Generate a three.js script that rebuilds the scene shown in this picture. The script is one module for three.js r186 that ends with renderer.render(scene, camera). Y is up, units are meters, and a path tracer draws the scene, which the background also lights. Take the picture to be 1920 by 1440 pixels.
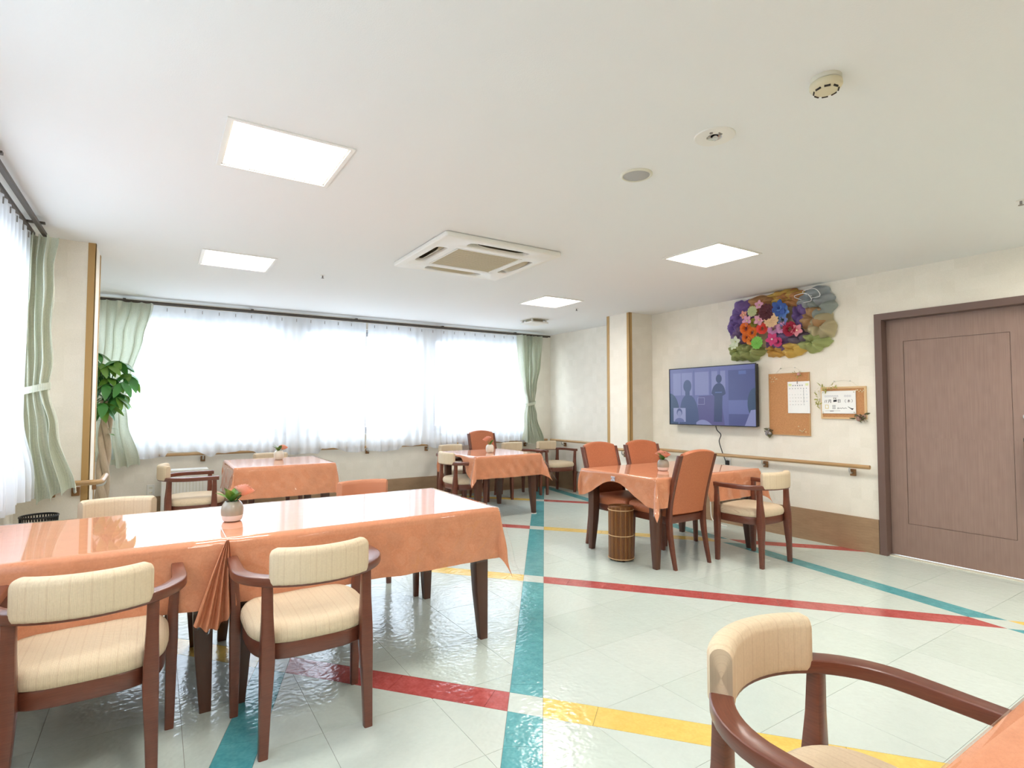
import * as THREE from 'three';
import { mergeGeometries, toCreasedNormals, mergeVertices } from 'three/addons/utils/BufferGeometryUtils.js';
import { RoundedBoxGeometry } from 'three/addons/geometries/RoundedBoxGeometry.js';
import { RectAreaLightUniformsLib } from 'three/addons/lights/RectAreaLightUniformsLib.js';

// ---------------------------------------------------------------- camera, sky, daylight, exposure
const renderer = new THREE.WebGLRenderer({ antialias: true });
renderer.toneMapping = THREE.LinearToneMapping;
renderer.toneMappingExposure = 1.5;
renderer.shadowMap.enabled = true;
RectAreaLightUniformsLib.init();
const scene = new THREE.Scene();
const FOCAL = 1032, EYE = 1.25, PITCH = Math.atan(43 / FOCAL), YAW = Math.atan((667 * Math.cos(PITCH)) / FOCAL);
const camera = new THREE.PerspectiveCamera(2 * THREE.MathUtils.radToDeg(Math.atan(720 / FOCAL)), 1920 / 1440, 0.05, 100);
camera.position.set(0, EYE, 0);
camera.rotation.order = 'YXZ';
camera.rotation.set(PITCH, -YAW, 0);
scene.add(camera);

const SKY = new THREE.Color(0.77, 0.895, 1.0);          // bright overcast sky
scene.background = SKY;
scene.backgroundIntensity = 2.1;
const SKY_LEVEL = 5.2, LAMP = new THREE.Color(1.0, 0.972, 0.92), LAMP_LEVEL = 19.5;          // recessed ceiling panels

// ---------------------------------------------------------------- dimensions (metres), read off the photograph
const CEIL = 2.40, XL = -0.77, XR = 5.19, XRF = 5.31, ZB = -7.08, ZF = 4.4;
const PIER_Z0 = -5.2, PIER_Z1 = -4.81, PIER_L = -0.383, PIER_R = 4.80;
const SILL = 0.90, HEAD = 2.27, GLASS_BACK = ZB - 0.10, GLASS_LEFT = XL - 0.10;
const RAIL_Y = 0.735, TOP = 0.705;

function area(name, w, h, pos, look, color, level) {
  const l = new THREE.RectAreaLight(color, level, w, h);
  l.name = name; l.position.set(...pos); l.lookAt(...look); scene.add(l);
}
// daylight: the overcast sky above and outside each row of windows
area('daylight_back', 6.6, 2.6, [2.2, 2.9, ZB - 1.3], [2.2, 1.0, -4.2], SKY, SKY_LEVEL);
area('daylight_left', 6.4, 2.6, [XL - 1.3, 2.9, -2.0], [2.0, 1.0, -2.0], SKY, SKY_LEVEL * 0.45);

// ---------------------------------------------------------------- helpers
function rng(seed) { let a = seed >>> 0; return () => { a = (a + 0x6D2B79F5) >>> 0; let t = Math.imul(a ^ (a >>> 15), 1 | a); t = (t + Math.imul(t ^ (t >>> 7), 61 | t)) ^ t; return ((t ^ (t >>> 14)) >>> 0) / 4294967296; }; }
const V = (x, y, z) => new THREE.Vector3(x, y, z);
const lerp = (a, b, t) => a + (b - a) * t, clamp = (x, a = 0, b = 1) => Math.min(b, Math.max(a, x));
const smooth = (a, b, x) => { const t = clamp((x - a) / (b - a)); return t * t * (3 - 2 * t); };
const taken = {};
function numbered(name) { const n = taken[name] = (taken[name] ?? -1) + 1; return n ? name + '_' + String(n).padStart(3, '0') : name; }
function shade(o) { o.traverse((m) => { if (m.isMesh) { m.castShadow = true; m.receiveShadow = true; } }); return o; }
function obj(name, geos, mat, parent) {
  let g = Array.isArray(geos) ? (geos.length > 1 ? mergeGeometries(geos.map((q) => { const n = q.index ? q.toNonIndexed() : q.clone(); for (const k of Object.keys(n.attributes)) if (!['position', 'normal', 'uv'].includes(k)) n.deleteAttribute(k); return n; })) : geos[0]) : geos;
  const m = new THREE.Mesh(g, mat); m.name = parent ? name : numbered(name);
  m.castShadow = true; m.receiveShadow = true;
  (parent ?? scene).add(m);
  return m;
}
function thing(name, label, category, [x, y, z] = [0, 0, 0], turn = 0, group) {
  const o = new THREE.Group(); o.name = numbered(name); o.position.set(x, y, z); o.rotation.y = turn;
  o.userData = { label, category }; if (group) o.userData.group = group;
  scene.add(o); return o;
}
function tag(o, label, category, group) { o.userData.label = label; o.userData.category = category; if (group) o.userData.group = group; return o; }
function struct(o, label, category) { o.userData.kind = 'structure'; o.userData.label = label; o.userData.category = category; return o; }
function dup(root, [x, y, z], turn, label, group) {
  const r = root.clone(); r.name = numbered(root.name.replace(/_\d{3}$/, '')); r.position.set(x, y, z); r.rotation.set(0, turn, 0);
  r.userData = { ...root.userData, label }; if (group) r.userData.group = group;
  scene.add(r); return r;
}
const box = (w, h, d, x = 0, y = 0, z = 0) => withUV(new THREE.BoxGeometry(w, h, d).translate(x, y, z));
const rbox = (w, h, d, x = 0, y = 0, z = 0, r = 0.004, s = 2) => withUV(new RoundedBoxGeometry(w, h, d, s, Math.min(r, w / 2.01, h / 2.01, d / 2.01)).translate(x, y, z));
function withUV(g) {   // uv in metres by dominant direction
  const p = g.attributes.position, n = g.attributes.normal, uv = new Float32Array(p.count * 2);
  for (let i = 0; i < p.count; i++) {
    const ax = Math.abs(n.getX(i)), ay = Math.abs(n.getY(i)), az = Math.abs(n.getZ(i));
    const [u, v] = ax >= ay && ax >= az ? [p.getZ(i), p.getY(i)] : ay >= az ? [p.getX(i), p.getZ(i)] : [p.getX(i), p.getY(i)];
    uv[2 * i] = u; uv[2 * i + 1] = v;
  }
  g.setAttribute('uv', new THREE.BufferAttribute(uv, 2)); return g;
}
function rrect(hw, hh, r, seg = 3) {   // rounded rectangle, closed, anticlockwise
  const out = []; r = Math.min(r, hw * 0.99, hh * 0.99);
  for (const [cx, cy, a0] of [[hw - r, hh - r, 0], [-hw + r, hh - r, 90], [-hw + r, -hh + r, 180], [hw - r, -hh + r, 270]])
    for (let k = 0; k <= seg; k++) { const a = (a0 + (90 * k) / seg) * Math.PI / 180; out.push([cx + r * Math.cos(a), cy + r * Math.sin(a)]); }
  return out;
}
function loft(rings, { caps = true, crease = 0.6, uvAlong = false } = {}) {   // rings of Vector3, all the same length
  const n = rings[0].length, pos = [], uv = [], idx = [];
  let along = 0;
  rings.forEach((ring, j) => {
    if (j) along += ring.reduce((s, p, i) => s + p.distanceTo(rings[j - 1][i]), 0) / n;
    let per = 0;
    for (let i = 0; i <= n; i++) {
      const p = ring[i % n]; if (i) per += p.distanceTo(ring[i - 1]);
      pos.push(p.x, p.y, p.z); uv.push(...(uvAlong ? [along, per] : [per, along]));
    }
  });
  const w = n + 1;
  for (let j = 0; j < rings.length - 1; j++) for (let i = 0; i < n; i++) {
    const a = j * w + i, b = a + 1, c = a + w, d = c + 1; idx.push(a, b, d, a, d, c);
  }
  if (caps) for (const [j, flip] of [[0, true], [rings.length - 1, false]]) {
    const c = pos.length / 3, m = rings[j].reduce((s, p) => s.add(p), V(0, 0, 0)).multiplyScalar(1 / n);
    pos.push(m.x, m.y, m.z); uv.push(0, 0);
    for (let i = 0; i < n; i++) { const p = rings[j][i]; pos.push(p.x, p.y, p.z); uv.push(p.x, p.z); }
    for (let i = 0; i < n; i++) { const a = c + 1 + i, b = c + 1 + ((i + 1) % n); idx.push(...(flip ? [c, b, a] : [c, a, b])); }
  }
  const g = new THREE.BufferGeometry();
  g.setAttribute('position', new THREE.Float32BufferAttribute(pos, 3)); g.setAttribute('uv', new THREE.Float32BufferAttribute(uv, 2)); g.setIndex(idx);
  return toCreasedNormals(g, crease);
}
function sweep(path, size, { up = V(0, 1, 0), r = 0.008, seg = 3, uvAlong = false, crease = 0.6, shape } = {}) {   // size(t) -> [width, height]
  const rings = path.map((p, i) => {
    const t = path[Math.min(i + 1, path.length - 1)].clone().sub(path[Math.max(i - 1, 0)]).normalize();
    const side = t.clone().cross(up).normalize(), u = side.clone().cross(t).normalize(), [w, h] = size(i / (path.length - 1));
    return (shape ? shape(w, h) : rrect(w / 2, h / 2, r, seg)).map(([a, b]) => p.clone().addScaledVector(side, a).addScaledVector(u, b));
  });
  return loft(rings, { uvAlong, crease });
}
const circle = (n = 10) => (w, h) => Array.from({ length: n }, (_, i) => { const a = (i / n) * Math.PI * 2; return [Math.cos(a) * w / 2, Math.sin(a) * h / 2]; });
const tube = (pts, r, n = 48, rad = 8) => new THREE.TubeGeometry(new THREE.CatmullRomCurve3(pts), n, r, rad, false);
const lathe = (prof, n = 32) => new THREE.LatheGeometry(prof.map(([x, y]) => new THREE.Vector2(x, y)), n);
const cyl = (r0, r1, h, x, y, z, n = 20) => new THREE.CylinderGeometry(r0, r1, h, n).translate(x, y, z);
function legLoft(rows, r = 0.006) { return loft(rows.map(([y, x, z, hw, hd]) => rrect(hw, hd, r, 2).map(([a, b]) => V(x + a, y, z - b)))); }
function gridGeo(nu, nv, fn, uvfn) {
  const pos = [], uv = [], idx = [];
  for (let j = 0; j <= nv; j++) for (let i = 0; i <= nu; i++) { const p = fn(i / nu, j / nv); pos.push(p.x, p.y, p.z); uv.push(...(uvfn ? uvfn(i / nu, j / nv) : [i / nu, j / nv])); }
  for (let j = 0; j < nv; j++) for (let i = 0; i < nu; i++) { const a = j * (nu + 1) + i, b = a + 1, c = a + nu + 1, d = c + 1; idx.push(a, b, d, a, d, c); }
  const g = new THREE.BufferGeometry(); g.setAttribute('position', new THREE.Float32BufferAttribute(pos, 3)); g.setAttribute('uv', new THREE.Float32BufferAttribute(uv, 2)); g.setIndex(idx); g.computeVertexNormals(); return g;
}

// ---------------------------------------------------------------- computed textures
function valueNoise(seed, n) {
  const r = rng(seed), t = Float32Array.from({ length: n * n }, r);
  return (u, v) => { u = ((u % 1) + 1) % 1 * n; v = ((v % 1) + 1) % 1 * n; const x = Math.floor(u), y = Math.floor(v), fx = smooth(0, 1, u - x), fy = smooth(0, 1, v - y), at = (i, j) => t[((j % n) * n) + (i % n)]; return lerp(lerp(at(x, y), at(x + 1, y), fx), lerp(at(x, y + 1), at(x + 1, y + 1), fx), fy); };
}
function tex(w, h, fn, { srgb = true, repeat = [1, 1] } = {}) {
  const d = new Uint8Array(w * h * 4);
  for (let j = 0; j < h; j++) for (let i = 0; i < w; i++) { const c = fn(i / w, j / h), k = (j * w + i) * 4; for (let q = 0; q < 3; q++) d[k + q] = clamp(Math.round(Array.isArray(c) ? c[q] : c), 0, 255); d[k + 3] = 255; }
  const t = new THREE.DataTexture(d, w, h); t.wrapS = t.wrapT = THREE.RepeatWrapping; t.magFilter = THREE.LinearFilter; t.minFilter = THREE.LinearMipmapLinearFilter; t.generateMipmaps = true;
  if (srgb) t.colorSpace = THREE.SRGBColorSpace; t.repeat.set(...repeat); t.needsUpdate = true; return t;
}
const mixc = (a, b, t) => a.map((x, i) => lerp(x, b[i], t));
const std = (o) => new THREE.MeshStandardMaterial(o), phys = (o) => new THREE.MeshPhysicalMaterial(o);

const n8 = valueNoise(1, 8), n32 = valueNoise(2, 32), n64 = valueNoise(3, 64), n128 = valueNoise(4, 128), n256 = valueNoise(5, 256);
const marble = (base, amp) => tex(256, 256, (u, v) => { const k = (n8(u, v) - 0.5) * 0.5 + (n32(u, v) - 0.5) * 0.6 + (n128(u, v) - 0.5) * 0.7; return base.map((c) => c + k * amp); }, { repeat: [1.1, 1.1] });
const waves = tex(256, 256, (u, v) => 128 + (n32(u, v) - 0.5) * 120 + (n64(u + 0.3, v) - 0.5) * 70 + (n8(u, v) - .5) * 60, { srgb: false, repeat: [1.6, 1.6] });
const paperBump = tex(256, 256, (u, v) => 128 + (n128(u, v) - 0.5) * 130 + (n256(u, v) - 0.5) * 90, { srgb: false, repeat: [3, 3] });
const M = {};
for (const [k, c, a] of [['tileA', [207, 218, 209], 4], ['tileB', [205, 216, 207], 5], ['tileC', [209, 219, 211], 4], ['teal', [88, 166, 172], 22], ['red', [186, 88, 84], 24], ['yellow', [240, 204, 108], 16]])
  M[k] = phys({ map: marble(c, a), roughness: 0.16, bumpMap: waves, bumpScale: 0.0016, ior: 1.5 });
M.grout = std({ color: '#837d70', roughness: 0.8 });
// wallpaper: woven squares of two close tones
const squares = (() => { const r = rng(77); return Array.from({ length: 64 }, r); })();
const paper = tex(512, 512, (u, v) => { const i = Math.floor(u * 8), j = Math.floor(v * 8), k = squares[j * 8 + i] - 0.5, w = (n256(u, v) - 0.5) * 7 + (n8(u, v) - 0.5) * 4; return [241 + k * 5 + w, 234 + k * 5 + w, 220 + k * 6 + w]; }, { repeat: [1.4, 1.4] });
M.wall = std({ map: paper, roughness: 0.82, bumpMap: paperBump, bumpScale: 0.0006 });
M.ceiling = std({ color: '#ececea', roughness: 0.9, bumpMap: paperBump, bumpScale: 0.0004 });
const grain = (a, b, seed, stretch = 14) => { const q = valueNoise(seed, 16), s = valueNoise(seed + 1, 64); return tex(256, 256, (u, v) => { const k = n8(u, v) * 0.25 + q(u, v * stretch % 1) * 0.25 + s(u * 0.5, v * 4) * 0.3 + s(u, (v * stretch) % 1) * 0.2; return mixc(a, b, clamp(k)); }, { repeat: [1.2, 3] }); };
M.dado = std({ map: grain([140, 110, 82], [186, 155, 122], 11), roughness: 0.5 });
M.door = std({ map: (() => { const s = valueNoise(21, 128), q = valueNoise(22, 16); return tex(256, 256, (u, v) => mixc([140, 114, 103], [156, 129, 117], clamp(s(u, v * 0.06) * 0.6 + q(u, v) * 0.4)), { repeat: [2, 1] }); })(), roughness: 0.55 });
M.doorFrame = std({ color: '#715950', roughness: 0.5 });
M.tan = std({ color: '#b8935a', roughness: 0.55 });
M.rail = phys({ color: '#b58f60', roughness: 0.38, clearcoat: 0.3, clearcoatRoughness: 0.3 });
M.railBase = std({ color: '#8a623a', roughness: 0.5 });
M.steel = std({ color: '#c9c9c6', roughness: 0.28, metalness: 0.9 });
M.alu = std({ color: '#8d8780', roughness: 0.5, metalness: 0.3 });
M.aluWhite = std({ color: '#c9c9cc', roughness: 0.45 });
M.glass = phys({ color: '#ffffff', transmission: 1, thickness: 0, roughness: 0.02, ior: 1.45 });
M.curtainRail = std({ color: '#4c4238', roughness: 0.5 });
M.sheer = phys({ color: '#f4f6fb', transmission: 0.86, thickness: 0, roughness: 0.82, ior: 1.15, specularIntensity: 0.1, side: THREE.DoubleSide });
const weave = tex(128, 128, (u, v) => { const s = Math.sin(u * Math.PI * 32) * 5 + (n64(u, v) - 0.5) * 14 + (n128(u, v) - .5) * 10; return [216 + s, 219 + s, 200 + s * 0.9]; }, { repeat: [5, 5] });
M.drape = phys({ map: weave, roughness: 0.9, sheen: 0.25, sheenColor: new THREE.Color(0.8, 0.9, 0.8), transmission: 0.28, thickness: 0, side: THREE.DoubleSide });
const redwood = grain([92, 46, 32], [126, 70, 50], 31, 10);
M.wood = phys({ map: redwood, roughness: 0.34, clearcoat: 0.35, clearcoatRoughness: 0.22 });
M.tableWood = phys({ color: '#55301f', roughness: 0.4, clearcoat: 0.3, clearcoatRoughness: 0.3 });
const cream = tex(512, 64, (u, v) => {     // cream upholstery with fine ribs and groups of brown pinstripes
  const rib = Math.sin(u * Math.PI * 2 * 64) * 4, x = u * 4 % 1, near = (c, w) => Math.max(0, 1 - Math.abs(x - c) / w);
  const k = clamp(near(0.22, 0.012) + near(0.27, 0.012) + near(0.62, 0.01) * 0.8 + near(0.9, 0.008) * 0.6);
  return mixc([224 + rib, 203 + rib, 172 + rib], [170, 132, 98], k * 0.55).map((c) => c + (n64(u, v) - 0.5) * 8);
}, { repeat: [5, 5] });
M.cream = std({ map: cream, roughness: 0.75, bumpMap: tex(512, 8, (u) => 128 + Math.sin(u * Math.PI * 128) * 90, { srgb: false, repeat: [5, 5] }), bumpScale: 0.0006 });
const orangeLeather = tex(128, 128, (u, v) => { const k = (n64(u, v) - 0.5) * 12 + (n128(u, v) - 0.5) * 12; return [190 + k, 112 + k, 74 + k * 0.8]; }, { repeat: [4, 4] });
M.orange = phys({ map: orangeLeather, roughness: 0.5, bumpMap: paperBump, bumpScale: 0.0004, clearcoat: 0.08, clearcoatRoughness: 0.4 });
M.orangeFabric = std({ color: '#cc8a68', roughness: 0.7 });
const clothTex = tex(256, 256, (u, v) => { const k = (n64(u, v) - 0.5) * 8 + (n256(u, v) - 0.5) * 10 + (n8(u, v) - 0.5) * 8; return [217 + k, 145 + k, 106 + k]; }, { repeat: [3, 3] });
M.cloth = std({ map: clothTex, roughness: 0.85, side: THREE.DoubleSide });
M.vinyl = phys({ color: '#ffffff', transmission: 1, thickness: 0, roughness: 0.03, ior: 1.5, side: THREE.DoubleSide });
M.white = std({ color: '#ece9e1', roughness: 0.5 });
M.offwhite = std({ color: '#ddd8c6', roughness: 0.5 });
M.beige = std({ color: '#c4b89a', roughness: 0.6 });
M.black = std({ color: '#161416', roughness: 0.4 });
M.dark = std({ color: '#2b231d', roughness: 0.6 });
M.leaf = phys({ color: '#4a8a40', roughness: 0.35, transmission: 0.18, thickness: 0, side: THREE.DoubleSide });
M.leafLight = phys({ color: '#6f9c3c', roughness: 0.4, transmission: 0.25, thickness: 0, side: THREE.DoubleSide });
M.bark = std({ map: grain([168, 148, 124], [212, 194, 168], 41, 6), roughness: 0.85 });
const petal = (c) => phys({ color: c, roughness: 0.7, transmission: 0.25, thickness: 0, side: THREE.DoubleSide });
M.lampGlow = std({ color: '#ffffff', emissive: LAMP, emissiveIntensity: 1.6, roughness: 0.6 });

// ================================================================ THE ROOM
// ---- floor: square tiles crossed by coloured bands, every piece laid separately on a bed
const TILE = 0.455, GAP = 0.0008, K = 1.25 / 1.28;
const BAND = 0.146;
function bandOf(p, q) { const d = V(q[0] - p[0], 0, q[1] - p[1]).normalize(); return { p: [p[0] * K, p[1] * K], d: [d.x, d.z], n: [-d.z, d.x] }; }
const mid = (a, b, c, d) => [[(a[0] + c[0]) / 2, (a[1] + c[1]) / 2], [(b[0] + d[0]) / 2, (b[1] + d[1]) / 2]];
const tealA = bandOf([1.1175, -1.668], [4.4815, -6.26]);
const tealR = bandOf(...mid([4.628, -3.004], [4.424, -1.779], [4.453, -2.891], [4.247, -1.709]));
const tealL = bandOf(...mid([0.337, -2.243], [0.467, -2.616], [0.183, -2.272], [0.286, -2.574]));
const CROSS_DIR = [Math.sin(0.694), Math.cos(0.694)];
const cross = [0, 1, 2, 3, 4].map((k) => { const x0 = 3.036 - 2.192 + 2.192 * k; return bandOf([x0, 0], [x0 + CROSS_DIR[0], CROSS_DIR[1]]); });
const teals = [tealL, tealA, tealR];
function side(poly, b, off, sign) {   // keep the part of poly where sign * (distance from band centre - off) > 0
  const f = (p) => sign * ((p[0] - b.p[0]) * b.n[0] + (p[1] - b.p[1]) * b.n[1] - off), out = [];
  poly.forEach((p, i) => { const q = poly[(i + 1) % poly.length], a = f(p), c = f(q); if (a >= 0) out.push(p); if ((a > 0 && c < 0) || (a < 0 && c > 0)) { const t = a / (a - c); out.push([lerp(p[0], q[0], t), lerp(p[1], q[1], t)]); } });
  return out.length > 2 ? out : null;
}
const areaOf = (p) => Math.abs(p.reduce((s, a, i) => { const b = p[(i + 1) % p.length]; return s + a[0] * b[1] - b[0] * a[1]; }, 0)) / 2;
const outside = (polys, b) => polys.flatMap((p) => [side(p, b, BAND / 2, 1), side(p, b, -BAND / 2, -1)]).filter((p) => p && areaOf(p) > 2e-4);
const inside = (polys, b) => polys.map((p) => side(p, b, -BAND / 2, 1)).filter(Boolean).map((p) => side(p, b, BAND / 2, -1)).filter((p) => p && areaOf(p) > 2e-4);
function slab(poly) {   // a thin tile with its own edges
  const c = poly.reduce((s, p) => [s[0] + p[0] / poly.length, s[1] + p[1] / poly.length], [0, 0]);
  let a = 0; poly.forEach((p, i) => { const q = poly[(i + 1) % poly.length]; a += p[0] * q[1] - q[0] * p[1]; });
  const ring = (a > 0 ? poly.slice().reverse() : poly);
  const ins = ring.map((p, i) => {   // inset by GAP along both edges
    const o = ring[(i + ring.length - 1) % ring.length], q = ring[(i + 1) % ring.length];
    const e1 = [p[0] - o[0], p[1] - o[1]], e2 = [q[0] - p[0], q[1] - p[1]], l1 = Math.hypot(...e1) || 1, l2 = Math.hypot(...e2) || 1;
    const m1 = [e1[1] / l1, -e1[0] / l1], m2 = [e2[1] / l2, -e2[0] / l2], k = 1 + m1[0] * m2[0] + m1[1] * m2[1], s = -GAP / Math.max(k, 0.3);
    const r = [p[0] - (m1[0] + m2[0]) * -s, p[1] - (m1[1] + m2[1]) * -s];
    const towards = (c[0] - p[0]) * (r[0] - p[0]) + (c[1] - p[1]) * (r[1] - p[1]);
    return towards >= 0 ? r : [2 * p[0] - r[0], 2 * p[1] - r[1]];
  });
  const pos = [], nor = [], uv = [], push = (x, y, z, n) => { pos.push(x, y, z); nor.push(...n); uv.push(x, z); };
  for (let i = 1; i < ins.length - 1; i++) for (const p of [ins[0], ins[i], ins[i + 1]]) push(p[0], 0, p[1], [0, 1, 0]);
  ins.forEach((p, i) => { const q = ins[(i + 1) % ins.length], l = Math.hypot(q[0] - p[0], q[1] - p[1]) || 1, n = [-(q[1] - p[1]) / l, 0, (q[0] - p[0]) / l]; for (const [s, y] of [[p, 0], [p, -0.003], [q, -0.003], [p, 0], [q, -0.003], [q, 0]]) push(s[0], y, s[1], n); });
  const g = new THREE.BufferGeometry(); g.setAttribute('position', new THREE.Float32BufferAttribute(pos, 3)); g.setAttribute('normal', new THREE.Float32BufferAttribute(nor, 3)); g.setAttribute('uv', new THREE.Float32BufferAttribute(uv, 2)); return g;
}
const floor = struct(obj('floor', box(XRF - XL + 0.4, 0.1, ZF - ZB + 0.4, (XRF + XL) / 2, -0.052, (ZF + ZB) / 2), M.grout), 'pale mint vinyl tile floor crossed by teal, red and yellow bands', 'floor');
{
  const seenShare = (poly) => { const c = poly.reduce((s, p) => [s[0] + p[0] / poly.length, s[1] + p[1] / poly.length], [0, 0]); const f = c[0] * Math.sin(YAW) - c[1] * Math.cos(YAW), r = c[0] * Math.cos(YAW) + c[1] * Math.sin(YAW); return f > 0.6 && Math.abs(r / f) < 1.25 ? areaOf(poly) / (f * f * f) : 0; };
  const pieces = [], r = rng(7), bands = [...teals, ...cross];
  for (let i = -7; i < 9; i++) for (let j = -12; j < 16; j++) {
    const x0 = 1.931 + i * TILE, z0 = -2.213 + j * TILE, x1 = Math.min(x0 + TILE, XRF + 0.02), z1 = Math.min(z0 + TILE, ZF + 0.02), xa = Math.max(x0, XL - 0.02), za = Math.max(z0, ZB - 0.02);
    if (xa >= x1 || za >= z1) continue;
    let polys = [[[xa, za], [x1, za], [x1, z1], [xa, z1]]];
    for (const b of bands) polys = outside(polys, b);
    for (const p of polys) pieces.push({ p, mat: ['tileA', 'tileB', 'tileC'][Math.floor(r() * 3)], name: 'floor_tile' });
  }
  const room = [[XL - 0.02, ZB - 0.02], [XRF + 0.02, ZB - 0.02], [XRF + 0.02, ZF + 0.02], [XL - 0.02, ZF + 0.02]];
  const along = (b, polys, phase) => {   // cut a band into lengths
    const out = [];
    for (const p of polys) for (let k = -30; k < 30; k++) {
      const e = { p: [b.p[0] + b.d[0] * (k * TILE + phase), b.p[1] + b.d[1] * (k * TILE + phase)], n: b.d };
      const a = side(p, e, 0, 1), c = a && side(a, e, TILE, -1); if (c && areaOf(c) > 2e-4) out.push(c);
    }
    return out;
  };
  for (const b of teals) {
    let polys = inside([room], b); const here = polys;
    for (const c of cross) polys = outside(polys, c);
    if (b === tealR) polys = outside(polys, tealA);
    for (const p of along(b, polys, 0.12)) pieces.push({ p, mat: 'teal', name: 'stripe_tile' });
    for (const c of cross) for (const p of inside(here, c)) pieces.push({ p, mat: 'tileC', name: 'floor_tile' });
  }
  cross.forEach((c, k) => {
    let polys = inside([room], c);
    for (const b of teals) polys = outside(polys, b);
    for (const p of along(c, polys, 0.02)) {
      const m = p.reduce((s, q) => [s[0] + q[0] / p.length, s[1] + q[1] / p.length], [0, 0]);
      const passed = teals.filter((b) => (m[0] - b.p[0]) * -b.d[1] + (m[1] - b.p[1]) * b.d[0] > 0 === (b.d[1] < 0)).length;
      pieces.push({ p, mat: (k + passed) % 2 ? 'yellow' : 'red', name: 'stripe_tile', passed });
    }
  });
  for (const q of pieces) q.share = seenShare(q.p);
  for (const name of ['floor_tile', 'stripe_tile']) {
    const list = pieces.filter((q) => q.name === name).sort((a, b) => b.share - a.share), rest = {};
    list.forEach((q, i) => { if (i < 290 && q.share > 0) obj(name, slab(q.p), M[q.mat], floor); else (rest[q.mat] ??= []).push(slab(q.p)); });
    for (const [mat, geos] of Object.entries(rest)) obj(name === 'floor_tile' ? 'floor_tiling' : 'stripe_tiling', geos, M[mat], floor).userData.kind = 'stuff';
  }
}

// ---- walls
const wall = (name, geos, label) => struct(obj(name, geos, M.wall), label, 'wall');
const spanX = (x0, x1, y0, y1, z, t = 0.2) => box(x1 - x0, y1 - y0, t, (x0 + x1) / 2, (y0 + y1) / 2, z - t / 2);
const backWindows = [[-0.62, 1.334, 0.56], [1.473, 3.043, 2.29], [3.235, 4.99, 4.22]];
const spanZ = (z0, z1, y0, y1, x, t) => box(Math.abs(t), y1 - y0, z1 - z0, x + t / 2, (y0 + y1) / 2, (z0 + z1) / 2);
wall('wall_back', [spanX(XL - 0.2, XRF + 0.2, -0.05, SILL, ZB), spanX(XL - 0.2, XRF + 0.2, HEAD, CEIL + 0.12, ZB), spanX(XL - 0.2, -0.62, SILL, HEAD, ZB), spanX(1.334, 1.473, SILL, HEAD, ZB), spanX(3.043, 3.235, SILL, HEAD, ZB), spanX(4.99, XRF + 0.2, SILL, HEAD, ZB)], 'cream papered wall under and around the wide window');
const leftWindows = [[-4.55, -2.65, -3.6], [-2.45, -0.55, -1.5]];
wall('wall_left', [spanZ(ZB, ZF, -0.05, SILL, XL, -0.2), spanZ(ZB, ZF, HEAD, CEIL + 0.12, XL, -0.2), spanZ(ZB, -4.55, SILL, HEAD, XL, -0.2), spanZ(-2.65, -2.45, SILL, HEAD, XL, -0.2), spanZ(-0.55, ZF, SILL, HEAD, XL, -0.2)], 'cream papered wall with the side windows');
const DOOR0 = -2.215, DOOR1 = -1.03, DOORH = 1.99;
wall('wall_right', [spanZ(ZB, -5.0, -0.05, CEIL + 0.12, XRF, 0.2), spanZ(-5.0, DOOR0 - 0.055, -0.05, CEIL + 0.12, XR, 0.32), spanZ(DOOR0 - 0.055, DOOR1 + 0.055, DOORH + 0.055, CEIL + 0.12, XR, 0.32), spanZ(DOOR1 + 0.055, ZF, -0.05, CEIL + 0.12, XR, 0.32)], 'cream papered wall carrying the television');
wall('wall_front', [box(XRF - XL + 0.6, CEIL + 0.17, 0.2, (XL + XRF) / 2, CEIL / 2 + 0.03, ZF + 0.1)], 'cream papered end wall');
wall('wall_pier_left', [box(PIER_L - XL, CEIL, PIER_Z1 - PIER_Z0, (PIER_L + XL) / 2, CEIL / 2, (PIER_Z0 + PIER_Z1) / 2)], 'cream papered pier between the side window and the corner with the potted tree');
wall('wall_pier_right', [box(XRF - PIER_R, CEIL, PIER_Z1 - PIER_Z0, (PIER_R + XRF) / 2, CEIL / 2, (PIER_Z0 + PIER_Z1) / 2)], 'cream papered pier beside the wall television');
// corner guards on the piers
let trimN = 0;
function guard(x, z, sx, sz, label) { const t = 0.004, w = 0.045; struct(obj('trim_' + ++trimN, [box(w, CEIL - 0.002, t, x - sx * (w / 2 - t), CEIL / 2, z + sz * t / 2), box(t, CEIL - 0.002, w, x + sx * t / 2, CEIL / 2, z - sz * (w / 2 - t))], M.tan), label, 'trim'); }
guard(PIER_L, PIER_Z1, 1, 1, 'tan corner guard on the window pier, room-side edge');
guard(PIER_L, PIER_Z0, 1, -1, 'tan corner guard on the window pier, edge by the potted tree');
guard(PIER_R, PIER_Z1, -1, 1, 'tan corner guard on the pier edge beside the television');
guard(PIER_R, PIER_Z0, -1, -1, 'tan corner guard on the pier edge toward the wide window');
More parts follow.
